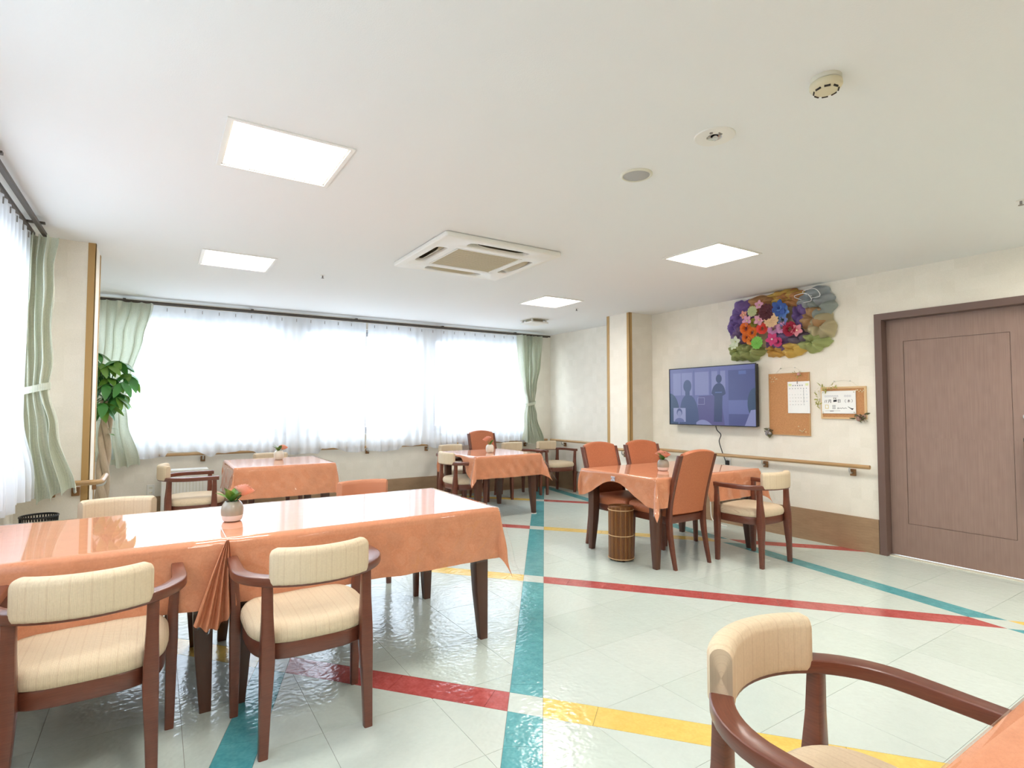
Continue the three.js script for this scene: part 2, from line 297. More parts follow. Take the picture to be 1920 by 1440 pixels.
// wood dado boards
const dado = (name, geos, label) => struct(obj(name, geos, M.dado), label, 'baseboard');
dado('baseboard_back', [box(XRF - XL, 0.29, 0.014, (XL + XRF) / 2, 0.145, ZB + 0.007)], 'broad brown wood-grain baseboard below the wide window');
dado('baseboard_right', [box(0.014, 0.29, PIER_Z0 - ZB - 0.014, XRF - 0.007, 0.145, (ZB + PIER_Z0) / 2 + .007), box(0.014, 0.29, DOOR0 - 0.06 - PIER_Z1, XR - 0.007, 0.145, (DOOR0 - 0.06 + PIER_Z1) / 2), box(0.014, 0.29, ZF - DOOR1 - 0.06, XR - 0.007, 0.145, (ZF + DOOR1 + 0.06) / 2)], 'broad brown wood-grain baseboard along the television wall');
dado('baseboard_left', [box(0.014, 0.29, PIER_Z0 - ZB - 0.014, XL + 0.007, 0.145, (ZB + PIER_Z0) / 2), box(0.014, 0.29, ZF - PIER_Z1, XL + 0.007, 0.145, (ZF + PIER_Z1) / 2)], 'broad brown wood-grain baseboard below the side windows');

// ---- ceiling with openings for the recessed panels
const lamps = [[0.467, -2.655], [0.510, -4.787], [3.527, -2.660], [3.610, -4.805], [0.467, -0.52], [3.53, -0.52], [0.467, 1.6], [3.53, 1.6], [2.0, 3.2], [4.55, -0.42]], LS = 0.475;
{
  const s = new THREE.Shape([[XL - 0.2, ZB - 0.2], [XRF + 0.2, ZB - 0.2], [XRF + 0.2, ZF + 0.2], [XL - 0.2, ZF + 0.2]].map(([x, z]) => new THREE.Vector2(x, -z)));
  for (const [x, z] of lamps) s.holes.push(new THREE.Path([[-1, -1], [-1, 1], [1, 1], [1, -1]].map(([a, b]) => new THREE.Vector2(x + a * LS / 2, -z + b * LS / 2))));
  s.holes.push(new THREE.Path([[-1, -1], [-1, 1], [1, 1], [1, -1]].map(([a, b]) => new THREE.Vector2(2.03 + a * 0.44, 3.67 + b * 0.44))));   // opening for the air conditioner
  const g = new THREE.ExtrudeGeometry(s, { depth: 0.12, bevelEnabled: false }).rotateX(-Math.PI / 2).translate(0, CEIL, 0);
  struct(obj('ceiling', withUV(g), M.ceiling), 'smooth off-white ceiling', 'ceiling');
}
const lampLabels = ['recessed square ceiling light above the long pair of tables', 'recessed square ceiling light nearer the wide window, on the side-window half', 'recessed square ceiling light on the door side of the air conditioner', 'recessed square ceiling light beside the small white ceiling vent', 'recessed square ceiling light behind the long tables', 'recessed square ceiling light above the entrance side of the room', 'recessed square ceiling light by the end wall, on the side-window half', 'recessed square ceiling light by the end wall, on the door half', 'recessed square ceiling light in the middle nearest the end wall', 'recessed square ceiling light just inside the sliding door'];
lamps.forEach(([x, z], i) => {
  const t = thing('ceiling_light', lampLabels[i], 'light', [x, CEIL, z], 0, 'recessed ceiling panel lights');
  const h = LS / 2, d = 0.075;
  obj('housing', [box(LS, 0.01, LS, 0, 0.115, 0), ...[[-1, 0], [1, 0], [0, -1], [0, 1]].map(([a, b]) => box(a ? 0.008 : LS, 0.11, b ? 0.008 : LS, a * (h - 0.004), 0.055, b * (h - 0.004)))], M.white, t);
  obj('trim_ring', [[-1, 0], [1, 0], [0, -1], [0, 1]].map(([a, b]) => box(a ? 0.018 : LS + 0.036, 0.006, b ? 0.018 : LS, a * (h + 0.009), -0.003, b * (h + 0.009))), M.white, t);
  obj('diffuser', box(LS - 0.018, 0.006, LS - 0.018, 0, d, 0), M.lampGlow, t);
  area('ceiling_panel', LS - 0.03, LS - 0.03, [x, CEIL + d - 0.006, z], [x, 0, z], LAMP, LAMP_LEVEL);
});

// ---- windows
let winN = 0;
function windowUnit(axis, a0, a1, meet, label) {   // aluminium sliding window of two sashes
  const t = new THREE.Group(); t.name = 'window_' + ++winN; scene.add(t); struct(t, label, 'window');
  const w = a1 - a0, h = HEAD - SILL, cx = (a0 + a1) / 2, fr = 0.035;
  const bar = (u0, u1, y0, y1, n, th) => axis === 'x' ? box(u1 - u0, y1 - y0, th, (u0 + u1) / 2, (y0 + y1) / 2, GLASS_BACK + n) : box(th, y1 - y0, u1 - u0, GLASS_LEFT + n, (y0 + y1) / 2, (u0 + u1) / 2);
  obj('frame', [bar(a0, a0 + fr, SILL, HEAD, 0, 0.09), bar(a1 - fr, a1, SILL, HEAD, 0, 0.09), bar(a0, a1, SILL, SILL + fr, 0, 0.09), bar(a0, a1, HEAD - fr, HEAD, 0, 0.09)], M.aluWhite, t);
  [[a0 + fr, meet + 0.03, 0.018], [meet - 0.03, a1 - fr, -0.018]].forEach(([u0, u1, n]) => {
    const s = obj('sash', [bar(u0, u0 + 0.05, SILL + fr, HEAD - fr, n, 0.025), bar(u1 - 0.05, u1, SILL + fr, HEAD - fr, n, 0.025), bar(u0 + 0.05, u1 - 0.05, SILL + fr, SILL + fr + 0.05, n, 0.025), bar(u0 + 0.05, u1 - 0.05, HEAD - fr - 0.05, HEAD - fr, n, 0.025)], M.aluWhite, t);
    obj('pane', bar(u0 + 0.05, u1 - 0.05, SILL + fr + 0.05, HEAD - fr - 0.05, n, 0.004), M.glass, s);
  });
  obj('sill', axis === 'x' ? box(w, 0.02, 0.16, cx, SILL - 0.008, ZB - 0.05) : box(0.16, 0.02, w, XL - 0.05, SILL - 0.008, cx), M.white, t);
}
const winLabels = ['sliding window behind the sheers next to the potted tree', 'sliding window in the middle of the wide window', 'sliding window behind the sheers next to the television wall corner'];
backWindows.forEach(([a, b, c], i) => windowUnit('x', a, b, c, winLabels[i]));
leftWindows.forEach(([a, b, c], i) => windowUnit('z', a, b, c, ['side window next to the pier', 'side window farther from the pier'][i]));

// ---- door
{
  const t = new THREE.Group(); t.name = 'door_1'; scene.add(t); struct(t, 'brown wood-grain sliding door with a recessed panel and a wooden pull', 'door');
  const JX = XR + 0.07, f = 0.055;
  obj('door_frame', [box(0.16, DOORH + f, f, XR + 0.065, (DOORH + f) / 2, DOOR0 - f / 2 - 0.0003), box(0.16, DOORH + f, f, XR + 0.065, (DOORH + f) / 2, DOOR1 + f / 2 + 0.0003), box(0.16, f, DOOR1 - DOOR0, XR + 0.065, DOORH + f / 2, (DOOR0 + DOOR1) / 2)], M.doorFrame, t);
  const z0 = DOOR0 + 0.002, z1 = DOOR1 - 0.002, y0 = 0.012, y1 = DOORH - 0.002, pz0 = -2.085, pz1 = -1.40, py0 = 0.285, py1 = 1.80, th = 0.036, g = 0.003;
  const piece = (a, b, c, d, th2 = th) => box(th2, d - c, b - a, JX + th2 / 2, (c + d) / 2, (a + b) / 2);
  obj('stile', piece(z0, pz0 - g, y0, y1), M.door, t); obj('stile', piece(pz1 + g, z1, y0, y1), M.door, t);
  obj('rail', piece(pz0 - g, pz1 + g, y0, py0 - g), M.door, t); obj('rail', piece(pz0 - g, pz1 + g, py1 + g, y1), M.door, t);
  obj('center_panel', piece(pz0, pz1, py0, py1).translate(0.003, 0, 0), M.door, t);
  obj('core', piece(pz0 - 0.03, pz1 + 0.03, py0 - 0.03, py1 + 0.03, 0.01).translate(0.014, 0, 0), M.door, t);
  const pull = obj('pull_handle', cyl(0.017, 0.017, 0.40, JX - 0.05, 0.805, -1.315), M.railBase, t);
  obj('end_cap', cyl(0.0175, 0.0175, 0.025, JX - 0.05, 1.015, -1.315), M.black, pull); obj('end_cap', cyl(0.0175, 0.0175, 0.025, JX - 0.05, 0.593, -1.315), M.black, pull);
  obj('standoff', [new THREE.CylinderGeometry(0.008, 0.008, 0.05, 12).rotateZ(Math.PI / 2).translate(JX - 0.025, 0.95, -1.315), new THREE.CylinderGeometry(0.008, 0.008, 0.05, 12).rotateZ(Math.PI / 2).translate(JX - 0.025, 0.66, -1.315)], M.steel, pull);
  obj('lock', rbox(0.02, 0.03, 0.05, JX - 0.01, 1.18, -1.315, 0.008), M.steel, t);
  obj('floor_track', box(0.05, 0.006, DOOR1 - DOOR0, JX - 0.02, 0.003, (DOOR0 + DOOR1) / 2), M.offwhite, t);
}

// ================================================================ FITTINGS
// ---- handrails
function handrail(name, pts, brackets, label, { caps = true } = {}) {
  const t = thing(name, label, 'handrail', [0, 0, 0], 0, 'wall handrails');
  const curve = new THREE.CurvePath(); for (let i = 0; i < pts.length - 1; i++) curve.add(new THREE.LineCurve3(V(...pts[i]), V(...pts[i + 1])));
  const dense = []; pts.forEach((p, i) => { if (!i || i === pts.length - 1) return dense.push(V(...p)); const a = V(...pts[i - 1]), b = V(...p), c = V(...pts[i + 1]), r = 0.05; const p0 = b.clone().lerp(a, r / a.distanceTo(b)), p2 = b.clone().lerp(c, r / c.distanceTo(b)); for (let k = 0; k <= 6; k++) { const u = k / 6; dense.push(p0.clone().multiplyScalar((1 - u) ** 2).addScaledVector(b, 2 * u * (1 - u)).addScaledVector(p2, u * u)); } });
  obj('rail', sweep(dense, () => [0.036, 0.036], { shape: circle(14), uvAlong: true, crease: 0.9 }), M.rail, t);
  for (const [x, y, z, nx, nz] of brackets) {   // n: direction from the wall to the rail
    const b = obj('bracket', rbox(nx ? 0.022 : 0.045, 0.06, nx ? 0.045 : 0.022, x - nx * 0.062, y - 0.062, z - nz * 0.062, 0.004), M.railBase, t);
    obj('arm', tube([V(x - nx * 0.055, y - 0.062, z - nz * 0.055), V(x - nx * 0.02, y - 0.062, z - nz * 0.02), V(x, y - 0.045, z), V(x, y - 0.012, z)], 0.008, 12, 8), M.steel, b);
  }
  return t;
}
const RO = 0.075;
handrail('handrail', [[XR - RO, RAIL_Y, DOOR0 - 0.09], [XR - RO, RAIL_Y, PIER_Z1 + RO + 0.02]], [-2.47, -3.3, -4.1, -4.6].map((z) => [XR - RO, RAIL_Y, z, -1, 0]), 'tan wooden handrail under the television and the cork boards');
handrail('handrail', [[PIER_R - RO, RAIL_Y, PIER_Z1 - 0.02], [PIER_R - RO, RAIL_Y, PIER_Z0 + 0.02]], [[PIER_R - RO, RAIL_Y, -4.88, -1, 0], [PIER_R - RO, RAIL_Y, -5.13, -1, 0]], 'short wooden handrail across the pier beside the television');
handrail('handrail', [[XRF - RO, RAIL_Y, PIER_Z0 - 0.06], [XRF - RO, RAIL_Y, ZB + 0.1]], [[XRF - RO, RAIL_Y, -5.75, -1, 0], [XRF - RO, RAIL_Y, -6.7, -1, 0]], 'wooden handrail between the pier and the wide window corner');
handrail('handrail', [[XRF - 0.13, RAIL_Y, ZB + RO], [XL + 0.1, RAIL_Y, ZB + RO]], [-0.2, 0.45, 1.3, 2.32, 3.15, 4.0, 4.8].map((x) => [x, RAIL_Y, ZB + RO, 0, 1]), 'long wooden handrail behind the sheer hems below the wide window');
handrail('handrail', [[XL + RO, RAIL_Y, 1.5], [XL + RO, RAIL_Y, PIER_Z1 + RO], [PIER_L + RO, RAIL_Y, PIER_Z1 + RO], [PIER_L + RO, RAIL_Y, PIER_Z0 + 0.03]], [[XL + RO, RAIL_Y, -4.35, 1, 0], [XL + RO, RAIL_Y, -3.2, 1, 0], [XL + RO, RAIL_Y, -2, 1, 0], [XL + RO, RAIL_Y, -0.8, 1, 0], [-0.58, RAIL_Y, PIER_Z1 + RO, 0, 1], [-0.45, RAIL_Y, PIER_Z1 + RO, 0, 1], [PIER_L + RO, RAIL_Y, -5.1, 1, 0]], 'wooden handrail along the side windows wrapping round the pier');

// ---- curtain rails
const CR_Y = 2.335, SHEER_Z = ZB + 0.135, DRAPE_Z = ZB + 0.2, SHEER_X = XL + 0.088;
tag(obj('curtain_rail', [box(5.72, 0.02, 0.022, 2.29, CR_Y + 0.012, SHEER_Z), box(5.72, 0.02, 0.022, 2.29, CR_Y + 0.012, DRAPE_Z), ...[-0.3, 0.9, 2.1, 3.3, 4.5].map((x) => box(0.025, 0.012, 0.22, x, CR_Y + 0.026, ZB + 0.11))], M.curtainRail), 'dark double curtain rail above the wide window', 'curtain rail');
tag(obj('curtain_rail', [box(0.022, 0.02, 5.2, SHEER_X, CR_Y + 0.012, -1.95), box(0.022, 0.02, 5.2, SHEER_X + 0.06, CR_Y + 0.012, -1.95), ...[-4.3, -3.2, -2, -1].map((z) => box(0.18, 0.012, 0.025, XL + 0.09, CR_Y + 0.026, z))], M.curtainRail), 'dark double curtain rail above the side windows', 'curtain rail');

// ---- sheers
function sheer(a0, a1, at, hem, axis, seed, label) {
  const t = thing('sheer_curtain', label, 'curtain', [0, 0, 0], 0, 'white sheer curtains');
  const w = a1 - a0, r = rng(seed), ph = Array.from({ length: 5 }, () => r() * 6.28), nz = valueNoise(seed, 32);
  const g = gridGeo(Math.round(w * 90), 26, (u, v) => {
    const a = lerp(a0, a1, u), yb = hem(a), y = lerp(CR_Y - 0.005, yb, v);
    const amp = lerp(0.008, 0.02, v), n = amp * Math.sin(a * 62 + 2.2 * Math.sin(a * 5.1 + ph[0]) + ph[1]) + amp * 0.9 * Math.sin(a * 23 + ph[2] + v * 0.8) * v + (nz(a / 4, v * 0.1) - 0.5) * 0.03 * v;
    return axis === 'x' ? V(a, y, at + n) : V(at + n + 0.05 * smooth(0.7, 0.92, v), y, a);
  });
  obj('cloth', g, M.sheer, t);
  for (let k = 0; k < Math.floor(w / 0.165); k++) { const a = a0 + 0.08 + k * 0.165; obj('pleat_hook', axis === 'x' ? box(0.006, 0.035, 0.006, a, CR_Y - 0.045, at + 0.012) : box(0.006, 0.035, 0.006, at + 0.012, CR_Y - 0.045, a), M.alu, t); }
  return t;
}
const hemBack = (x) => { const steps = [[-0.6, 0.72], [0.09, 0.715], [0.12, 0.775], [0.38, 0.77], [0.5, 0.70], [0.53, 0.70], [0.58, 0.745], [0.95, 0.75], [1.03, 0.70], [1.68, 0.685], [1.72, 0.75], [1.85, 0.75], [2.0, 0.69], [2.7, 0.68], [2.75, 0.74], [3.1, 0.74], [3.2, 0.695], [3.9, 0.715], [4.2, 0.74], [5.0, 0.74]]; for (let i = 0; i < steps.length - 1; i++) if (x <= steps[i + 1][0]) return lerp(steps[i][1], steps[i + 1][1], clamp((x - steps[i][0]) / (steps[i + 1][0] - steps[i][0]))) - 0.004 + 0.008 * Math.sin(x * 17); return 0.74; };
sheer(-0.5, 2.245, SHEER_Z, hemBack, 'x', 51, 'white sheer curtain on the wide window, half next to the potted tree');
sheer(2.275, 4.86, SHEER_Z, hemBack, 'x', 52, 'white sheer curtain on the wide window, half next to the television wall');
sheer(-4.42, -2.1, SHEER_X, (z) => 0.705 + 0.06 * smooth(-3.75, -3.5, z) + 0.015 * Math.sin(z * 9), 'z', 53, 'white sheer curtain on the side window next to the pier');
sheer(-2.08, 0.4, SHEER_X, (z) => 0.76 + 0.01 * Math.sin(z * 9), 'z', 54, 'white sheer curtain on the side window away from the pier');

// ---- green drapes, gathered by a tieback
function drape(key, pos, turn, seed, folds, label) {   // key rows: [y, left, right, fold depth]; left/right along local x
  const t = thing('drape', label, 'curtain', pos, turn, 'green drapes');
  const r = rng(seed), ph = r() * 6, nz = valueNoise(seed, 16);
  const at = (y) => { for (let i = 0; i < key.length - 1; i++) if (y >= key[i + 1][0]) { const f = smooth(0, 1, (key[i][0] - y) / (key[i][0] - key[i + 1][0])); return key[i].map((v, k) => (k ? lerp(v, key[i + 1][k], f) : y)); } return key[key.length - 1]; };
  const yT = key[0][0], yB = key[key.length - 1][0];
  obj('cloth', gridGeo(folds * 16, 60, (u, v) => {
    const y = lerp(yT, yB, v), [, l, rr, d] = at(y), w = u * folds * Math.PI * 2 + ph + (nz(u * 0.6, v * 0.35) - 0.5) * 3.2;
    const s = Math.sin(w), sharp = Math.sign(s) * Math.pow(Math.abs(s), 0.7), hemY = y - 0.03 * v * v * Math.sin(u * 5 + seed) - (v > 0.98 ? 0.01 * sharp : 0);
    return V(lerp(l, rr, u) + 0.012 * Math.cos(w) * Math.min(1, d / 0.03), hemY, d * sharp + d * 0.4 * Math.sin(u * 9 + v * 3));
  }, (u, v) => [u * folds * 0.14, v * (yT - yB)]), M.drape, t);
  const [ty, tl, tr, td] = at(key.tie), rings = [-0.022, 0.022].flatMap((dy) => [dy]).map((dy) => Array.from({ length: 28 }, (_, i) => { const a = (i / 28) * Math.PI * 2; return V((tl + tr) / 2 + Math.cos(a) * ((tr - tl) / 2 + 0.018), ty + dy + key.tilt * Math.cos(a), Math.sin(a) * (td * 1.5 + 0.012)); }));
  obj('tieback', loft(rings, { caps: false, crease: 1 }), M.drape, t);
  return t;
}
const tied = (tie, tilt, rows) => Object.assign(rows, { tie, tilt });
drape(tied(1.33, 0.012, [[CR_Y, -0.5, -0.04, 0.03], [1.95, -0.5, -0.12, 0.035], [1.5, -0.52, -0.215, 0.035], [1.33, -0.53, -0.25, 0.03], [1.1, -0.54, -0.225, 0.035], [0.665, -0.55, -0.12, 0.04]]), [0, 0, DRAPE_Z], 0, 61, 5, 'green drape tied back behind the potted tree');
drape(tied(1.30, 0.02, [[CR_Y, 4.545, 4.99, 0.045], [1.9, 4.57, 4.95, 0.05], [1.55, 4.63, 4.88, 0.045], [1.30, 4.705, 4.85, 0.03], [1.1, 4.67, 4.90, 0.04], [0.72, 4.655, 5.05, 0.055]]), [0, 0, DRAPE_Z], 0, 62, 6, 'green drape tied back beside the corner armchairs');
drape(tied(1.36, 0.025, [[CR_Y, -0.085, 0.08, 0.04], [2.15, -0.085, 0.06, 0.04], [1.9, -0.09, 0.07, 0.04], [1.55, -0.08, 0.075, 0.04], [1.36, -0.07, 0.055, 0.028], [1.1, -0.06, 0.11, 0.042], [0.685, -0.045, 0.22, 0.055]]), [XL + 0.135, 0, -4.5], 0.0, 63, 4, 'pale green drape tied back against the window pier');

// ================================================================ TABLES
function drapedSheet(w, d, y0, { drop = 0.27, round = 0.008, flare = 0.05, corner = 0.3, sides = {}, seed = 1, ripple = 0.012, top = 14 }) {
  const r = rng(seed), ph = Array.from({ length: 8 }, () => r() * 6.28), n = 12;
  const axisPts = (half) => { const out = []; for (let k = -n; k < 0; k++) out.push([-1, -k / n]); const nt = Math.max(top, Math.round(half * 70)); for (let k = 0; k <= nt; k++) out.push([0, lerp(-half, half, k / nt)]); for (let k = 1; k <= n; k++) out.push([1, k / n]); return out; };
  const xs = axisPts(w / 2), zs = axisPts(d / 2), sideDrop = (name, f) => (sides[name] ? sides[name](f) : 1) * drop;
  const fn = (i, j) => {
    const [sx, vx] = xs[i], [sz, vz] = zs[j], bx = sx ? sx * w / 2 : vx, bz = sz ? sz * d / 2 : vz;
    if (!sx && !sz) return V(bx, y0, bz);
    let ox = 0, oz = 0;
    if (sx) ox = vx * sideDrop(sx > 0 ? 'right' : 'left', sz ? (sz > 0 ? 1 : 0) : (bz / d + 0.5));
    if (sz) oz = vz * sideDrop(sz > 0 ? 'front' : 'back', sx ? (sx > 0 ? 1 : 0) : (bx / w + 0.5));
    const rr = Math.hypot(ox, oz), th = Math.atan2(oz, ox), c2 = Math.sin(2 * th), az = [Math.cos(th) * (sx || 0), Math.sin(th) * (sz || 0)];
    const s = sx && sz ? 0 : sx ? bz : bx, edge = sx && sz ? 1 : Math.abs(sx ? bz / (d / 2) : bx / (w / 2));
    const q = (sx + 1) + 3 * (sz + 1), sw = ph[q % 8];
    let f = flare + corner * Math.pow(Math.max(0, c2), 1.6) + 0.05 * smooth(0.75, 1, edge) * (sx && sz ? 0 : 1) * -1;
    const arc = round * Math.PI / 2; let out, down;
    if (rr < arc) { out = round * Math.sin(rr / round); down = round * (1 - Math.cos(rr / round)); }
    else { const e = rr - arc; out = round + f * e; down = round + Math.sqrt(1 - f * f) * e; }
    const wob = ripple * Math.pow(rr / drop, 1.3) * (Math.sin(s * 11 + sw) * 0.6 + Math.sin(s * 23 + sw * 2) * 0.4) * (sx && sz ? 0 : 1 - smooth(0.8, 1, edge));
    const crease = 0.004 * smooth(0.1, 0.6, rr / drop) * (Math.sin(s * 31 + rr * 26 + sw * 3) + 0.7 * Math.sin(s * 47 - rr * 34 + sw));
    return V(bx + az[0] * (out + wob + crease), y0 - down, bz + az[1] * (out + wob + crease));
  };
  const nu = xs.length - 1, nv = zs.length - 1;
  return gridGeo(nu, nv, (u, v) => fn(Math.round(u * nu), Math.round(v * nv)), (u, v) => { const i = Math.round(u * nu), j = Math.round(v * nv), m = ([s, t], half) => (s ? s * (half + t * drop) : t); return [m(xs[i], w / 2), m(zs[j], d / 2)]; }).rotateX(0);
}
function flip(g) { const i = g.index.array; for (let k = 0; k < i.length; k += 3) { const t = i[k]; i[k] = i[k + 1]; i[k + 1] = t; } g.computeVertexNormals(); return g; }
function diningTable(cx, cz, w, d, labels, o = {}) {
  const t = thing('dining_table', labels[0], 'table', [cx, 0, cz], 0, 'dark wooden dining tables');
  const ins = 0.075, y = TOP - 0.006;
  obj('tabletop', rbox(w - 0.006, 0.03, d - 0.006, 0, y - 0.015, 0, 0.006), M.tableWood, t);
  obj('frame', [[-1, 0], [1, 0], [0, -1], [0, 1]].map(([a, b]) => box(a ? 0.02 : w - 2 * ins, 0.018, b ? 0.02 : d - 2 * ins, a * (w / 2 - ins), y - 0.039, b * (d / 2 - ins))), M.tableWood, t);
  for (const sx of [-1, 1]) for (const sz of [-1, 1]) {
    const x = sx * (w / 2 - ins), z = sz * (d / 2 - ins), rows = [];
    for (const [yy, h] of [[0, 0.0215], [0.1, 0.026], [0.25, 0.0325], [0.38, 0.036], [y - 0.03, 0.036]]) rows.push([yy, x + sx * (0.036 - h), z + sz * (0.036 - h), h, h]);
    const leg = obj('leg', legLoft(rows, 0.004), M.tableWood, t);
    if (o.pad && sx > 0 && sz > 0) obj('foot_pad', cyl(0.035, 0.036, 0.006, x + sx * 0.0145, 0.003, z + sz * 0.0145, 16), M.white, leg);
  }
  const drop = o.drop ?? 0.27, sheet = { drop, sides: o.sides, seed: o.seed ?? 5, corner: o.corner ?? 0.28 };
  const c = thing('tablecloth', labels[1], 'tablecloth', [cx, 0, cz], 0, 'orange tablecloths under clear vinyl');
  obj('cloth', flip(drapedSheet(w, d, TOP - 0.003, sheet)), M.cloth, c);
  obj('vinyl_sheet', flip(drapedSheet(w + 0.004, d + 0.004, TOP, { ...sheet, drop: drop + 0.012, round: 0.011, flare: 0.065, corner: (o.corner ?? 0.28) + 0.1, ripple: 0.014 })), M.vinyl, c).userData.label = 'clear vinyl sheet';
  return t;
}
const DEEP = 0.86, T1Z = -3.01, PI2 = Math.PI * 2;
diningTable(-0.18, T1Z, 0.874, DEEP, ['square dark-legged table under cloth, butted against the oblong table by the side window', 'orange cloth under clear vinyl on the square table beside the side window'], { seed: 5, sides: { right: () => 0.03 }, corner: 0.12 });
diningTable(0.919, T1Z, 1.312, DEEP, ['oblong dark-legged table under cloth, butted against the square table by the side window', 'orange cloth under clear vinyl on the oblong table that joins the square one'], { seed: 6, sides: { left: () => 0.03 }, corner: 0.14 });
diningTable(1.045, -5.95, 0.885, 0.90, ['small square table under the wide window, beside the white heater', 'orange cloth on the small square table beside the white heater'], { seed: 7, drop: 0.29, sides: { back: () => 0.15 }, corner: 0.16 });
diningTable(3.38, -5.74, 0.88, 0.90, ['square table between the pier and the row of chairs below the wide window', 'orange cloth lifted over a tucked-in armchair on the square table near the corner'], { seed: 8, drop: 0.25, pad: true, sides: { left: (f) => lerp(0.12, 1, smooth(0.62, 0.92, f) + smooth(0.3, 0.05, f)), back: () => 0.15 }, corner: 0.34 });
diningTable(3.865, -3.385, 1.31, 0.87, ['oblong table with a bamboo basket at its end, beside the wall television', 'orange cloth pinned up at the end beside the bamboo basket'], { seed: 9, drop: 0.235, sides: { left: (f) => lerp(0.33, 1, Math.max(smooth(0.5, 1, f), smooth(0.45, 0, f))), back: () => 0.2, front: (f) => 1 - 0.85 * smooth(0.085, 0.125, f) * smooth(0.47, 0.43, f) }, corner: 0.3 });
diningTable(1.46, 0.075, 1.31, 0.88, ['table with a small white tag on its cloth, a cream armchair drawn up to it', 'orange cloth with a small white tag, in front of the lone armchair'], { seed: 10 });

// the spare corners of the two joined cloths hang gathered where the tables meet
{
  const c = scene.children.find((o) => o.name === 'tablecloth'), pleats = 4;
  const g = (grow) => gridGeo(96, 24, (u, v) => {
    const w = lerp(0.012, 0.17, Math.pow(v, 0.9)), a = u * pleats * PI2, tip = 0.30 + 0.045 * Math.sin(u * Math.PI) - 0.05 * u * u, x = 0.085 + 0.0875 - w * 0.72 * (1 - u) + w * 0.28 * u * 0.6;
    return V(x - 0.0 + 0.27, TOP - 0.004 - v * (tip + grow * 1.4), DEEP / 2 + 0.018 + v * 0.055 + (0.005 + 0.016 * v) * Math.sin(a + 0.6) + grow);
  });
  obj('gathered_corner', g(0), M.cloth, c); obj('gathered_vinyl', g(0.006), M.vinyl, c);
}

// ================================================================ CHAIRS
const U = (phi) => V(0.262 * Math.sin(phi), 0, -0.03 - 0.235 * Math.cos(phi));
function seatOutline(n = 48, k = 1) {   // rounded seat, wider at the front
  return Array.from({ length: n }, (_, i) => { const a = (i / n) * Math.PI * 2, c = Math.cos(a), s = Math.sin(a), e = 0.62; const x = Math.sign(c) * Math.pow(Math.abs(c), e) * 0.232, z = Math.sign(s) * Math.pow(Math.abs(s), e) * 0.228; return [x * k * (1 + z * 0.12), 0.012 + z * k]; });
}
function cushion(outline, rows, uvScale = 1) {   // rows: [y, scale]; planar uv
  const c = outline.reduce((s, p) => [s[0] + p[0] / outline.length, s[1] + p[1] / outline.length], [0, 0]);
  const g = loft(rows.map(([y, k]) => outline.map(([x, z]) => V(c[0] + (x - c[0]) * k, y, c[1] - (c[1] - z) * k)).reverse()), { crease: 1.2 });
  const p = g.attributes.position, uv = g.attributes.uv; for (let i = 0; i < p.count; i++) uv.setXY(i, p.getX(i), p.getZ(i) + p.getY(i)); return g;
}
function armchair(name, label, fabric, group) {
  const t = thing(name, label, 'chair', [0, 0, 0], 0, group);
  obj('seat', cushion(seatOutline(), [[0.384, 0.97], [0.388, 0.99], [0.405, 1.01], [0.425, 1.0], [0.438, 0.965], [0.447, 0.9], [0.453, 0.75], [0.456, 0.45], [0.457, 0.1]]), fabric, t);
  obj('seat_rail', cushion(seatOutline(48, 0.985), [[0.322, 0.93], [0.325, 0.975], [0.33, 0.985], [0.378, 0.99], [0.384, 0.98]]), M.wood, t);
  const path = []; for (let k = 0; k <= 6; k++) path.push(V(-0.262 + 0.004 * (1 - k / 6), 0.618, lerp(0.175, -0.02, k / 6))); for (let k = 1; k < 28; k++) { const p = U(lerp(-Math.PI / 2, Math.PI / 2, k / 28)); p.y = 0.618; path.push(p); } for (let k = 0; k <= 6; k++) path.push(V(0.262 - 0.004 * (k / 6), 0.618, lerp(-0.02, 0.175, k / 6)));
  obj('arm_rail', sweep(path, (u) => { const e = Math.abs(u - 0.5) * 2; return [lerp(0.05, 0.04, smooth(0.55, 1, e)), 0.034]; }, { r: 0.006, uvAlong: true, crease: 0.42 }), M.wood, t);
  const arc = []; const A = 0.70; for (let k = 0; k <= 24; k++) { const p = U(lerp(-A, A, k / 24)); p.y = 0.668; arc.push(p); }
  obj('backrest', sweep(arc, (u) => { const e = smooth(0, 0.02, u) * smooth(1, 0.98, u); return [lerp(0.046, 0.058, e), lerp(0.124, 0.138, e)]; }, { r: 0.024, seg: 5, uvAlong: true, crease: 0.9 }), fabric, t);
  for (const s of [-1, 1]) {
    obj('leg', legLoft([[0, s * 0.245, 0.145, 0.0155, 0.0165], [0.2, s * 0.246, 0.143, 0.0185, 0.021], [0.35, s * 0.247, 0.142, 0.02, 0.026], [0.45, s * 0.248, 0.142, 0.018, 0.021], [0.6, s * 0.256, 0.142, 0.0155, 0.0165], [0.612, s * 0.257, 0.142, 0.0155, 0.0165]]), M.wood, t);
    obj('leg', legLoft([[0, s * 0.19, -0.215, 0.0165, 0.0155], [0.15, s * 0.186, -0.212, 0.019, 0.018], [0.33, s * 0.18, -0.205, 0.024, 0.026], [0.4, s * 0.18, -0.204, 0.023, 0.025], [0.5, s * 0.181, -0.2, 0.019, 0.019], [0.612, s * 0.182, -0.197, 0.0175, 0.0165]]), M.wood, t);
  }
  return t;
}
const PI = Math.PI;
const a0 = armchair('armchair', 'cream striped armchair drawn up to the oblong table, its back to the open floor', M.cream, 'cream armchairs');
a0.position.set(0.536, 0, -2.385); a0.rotation.y = PI;
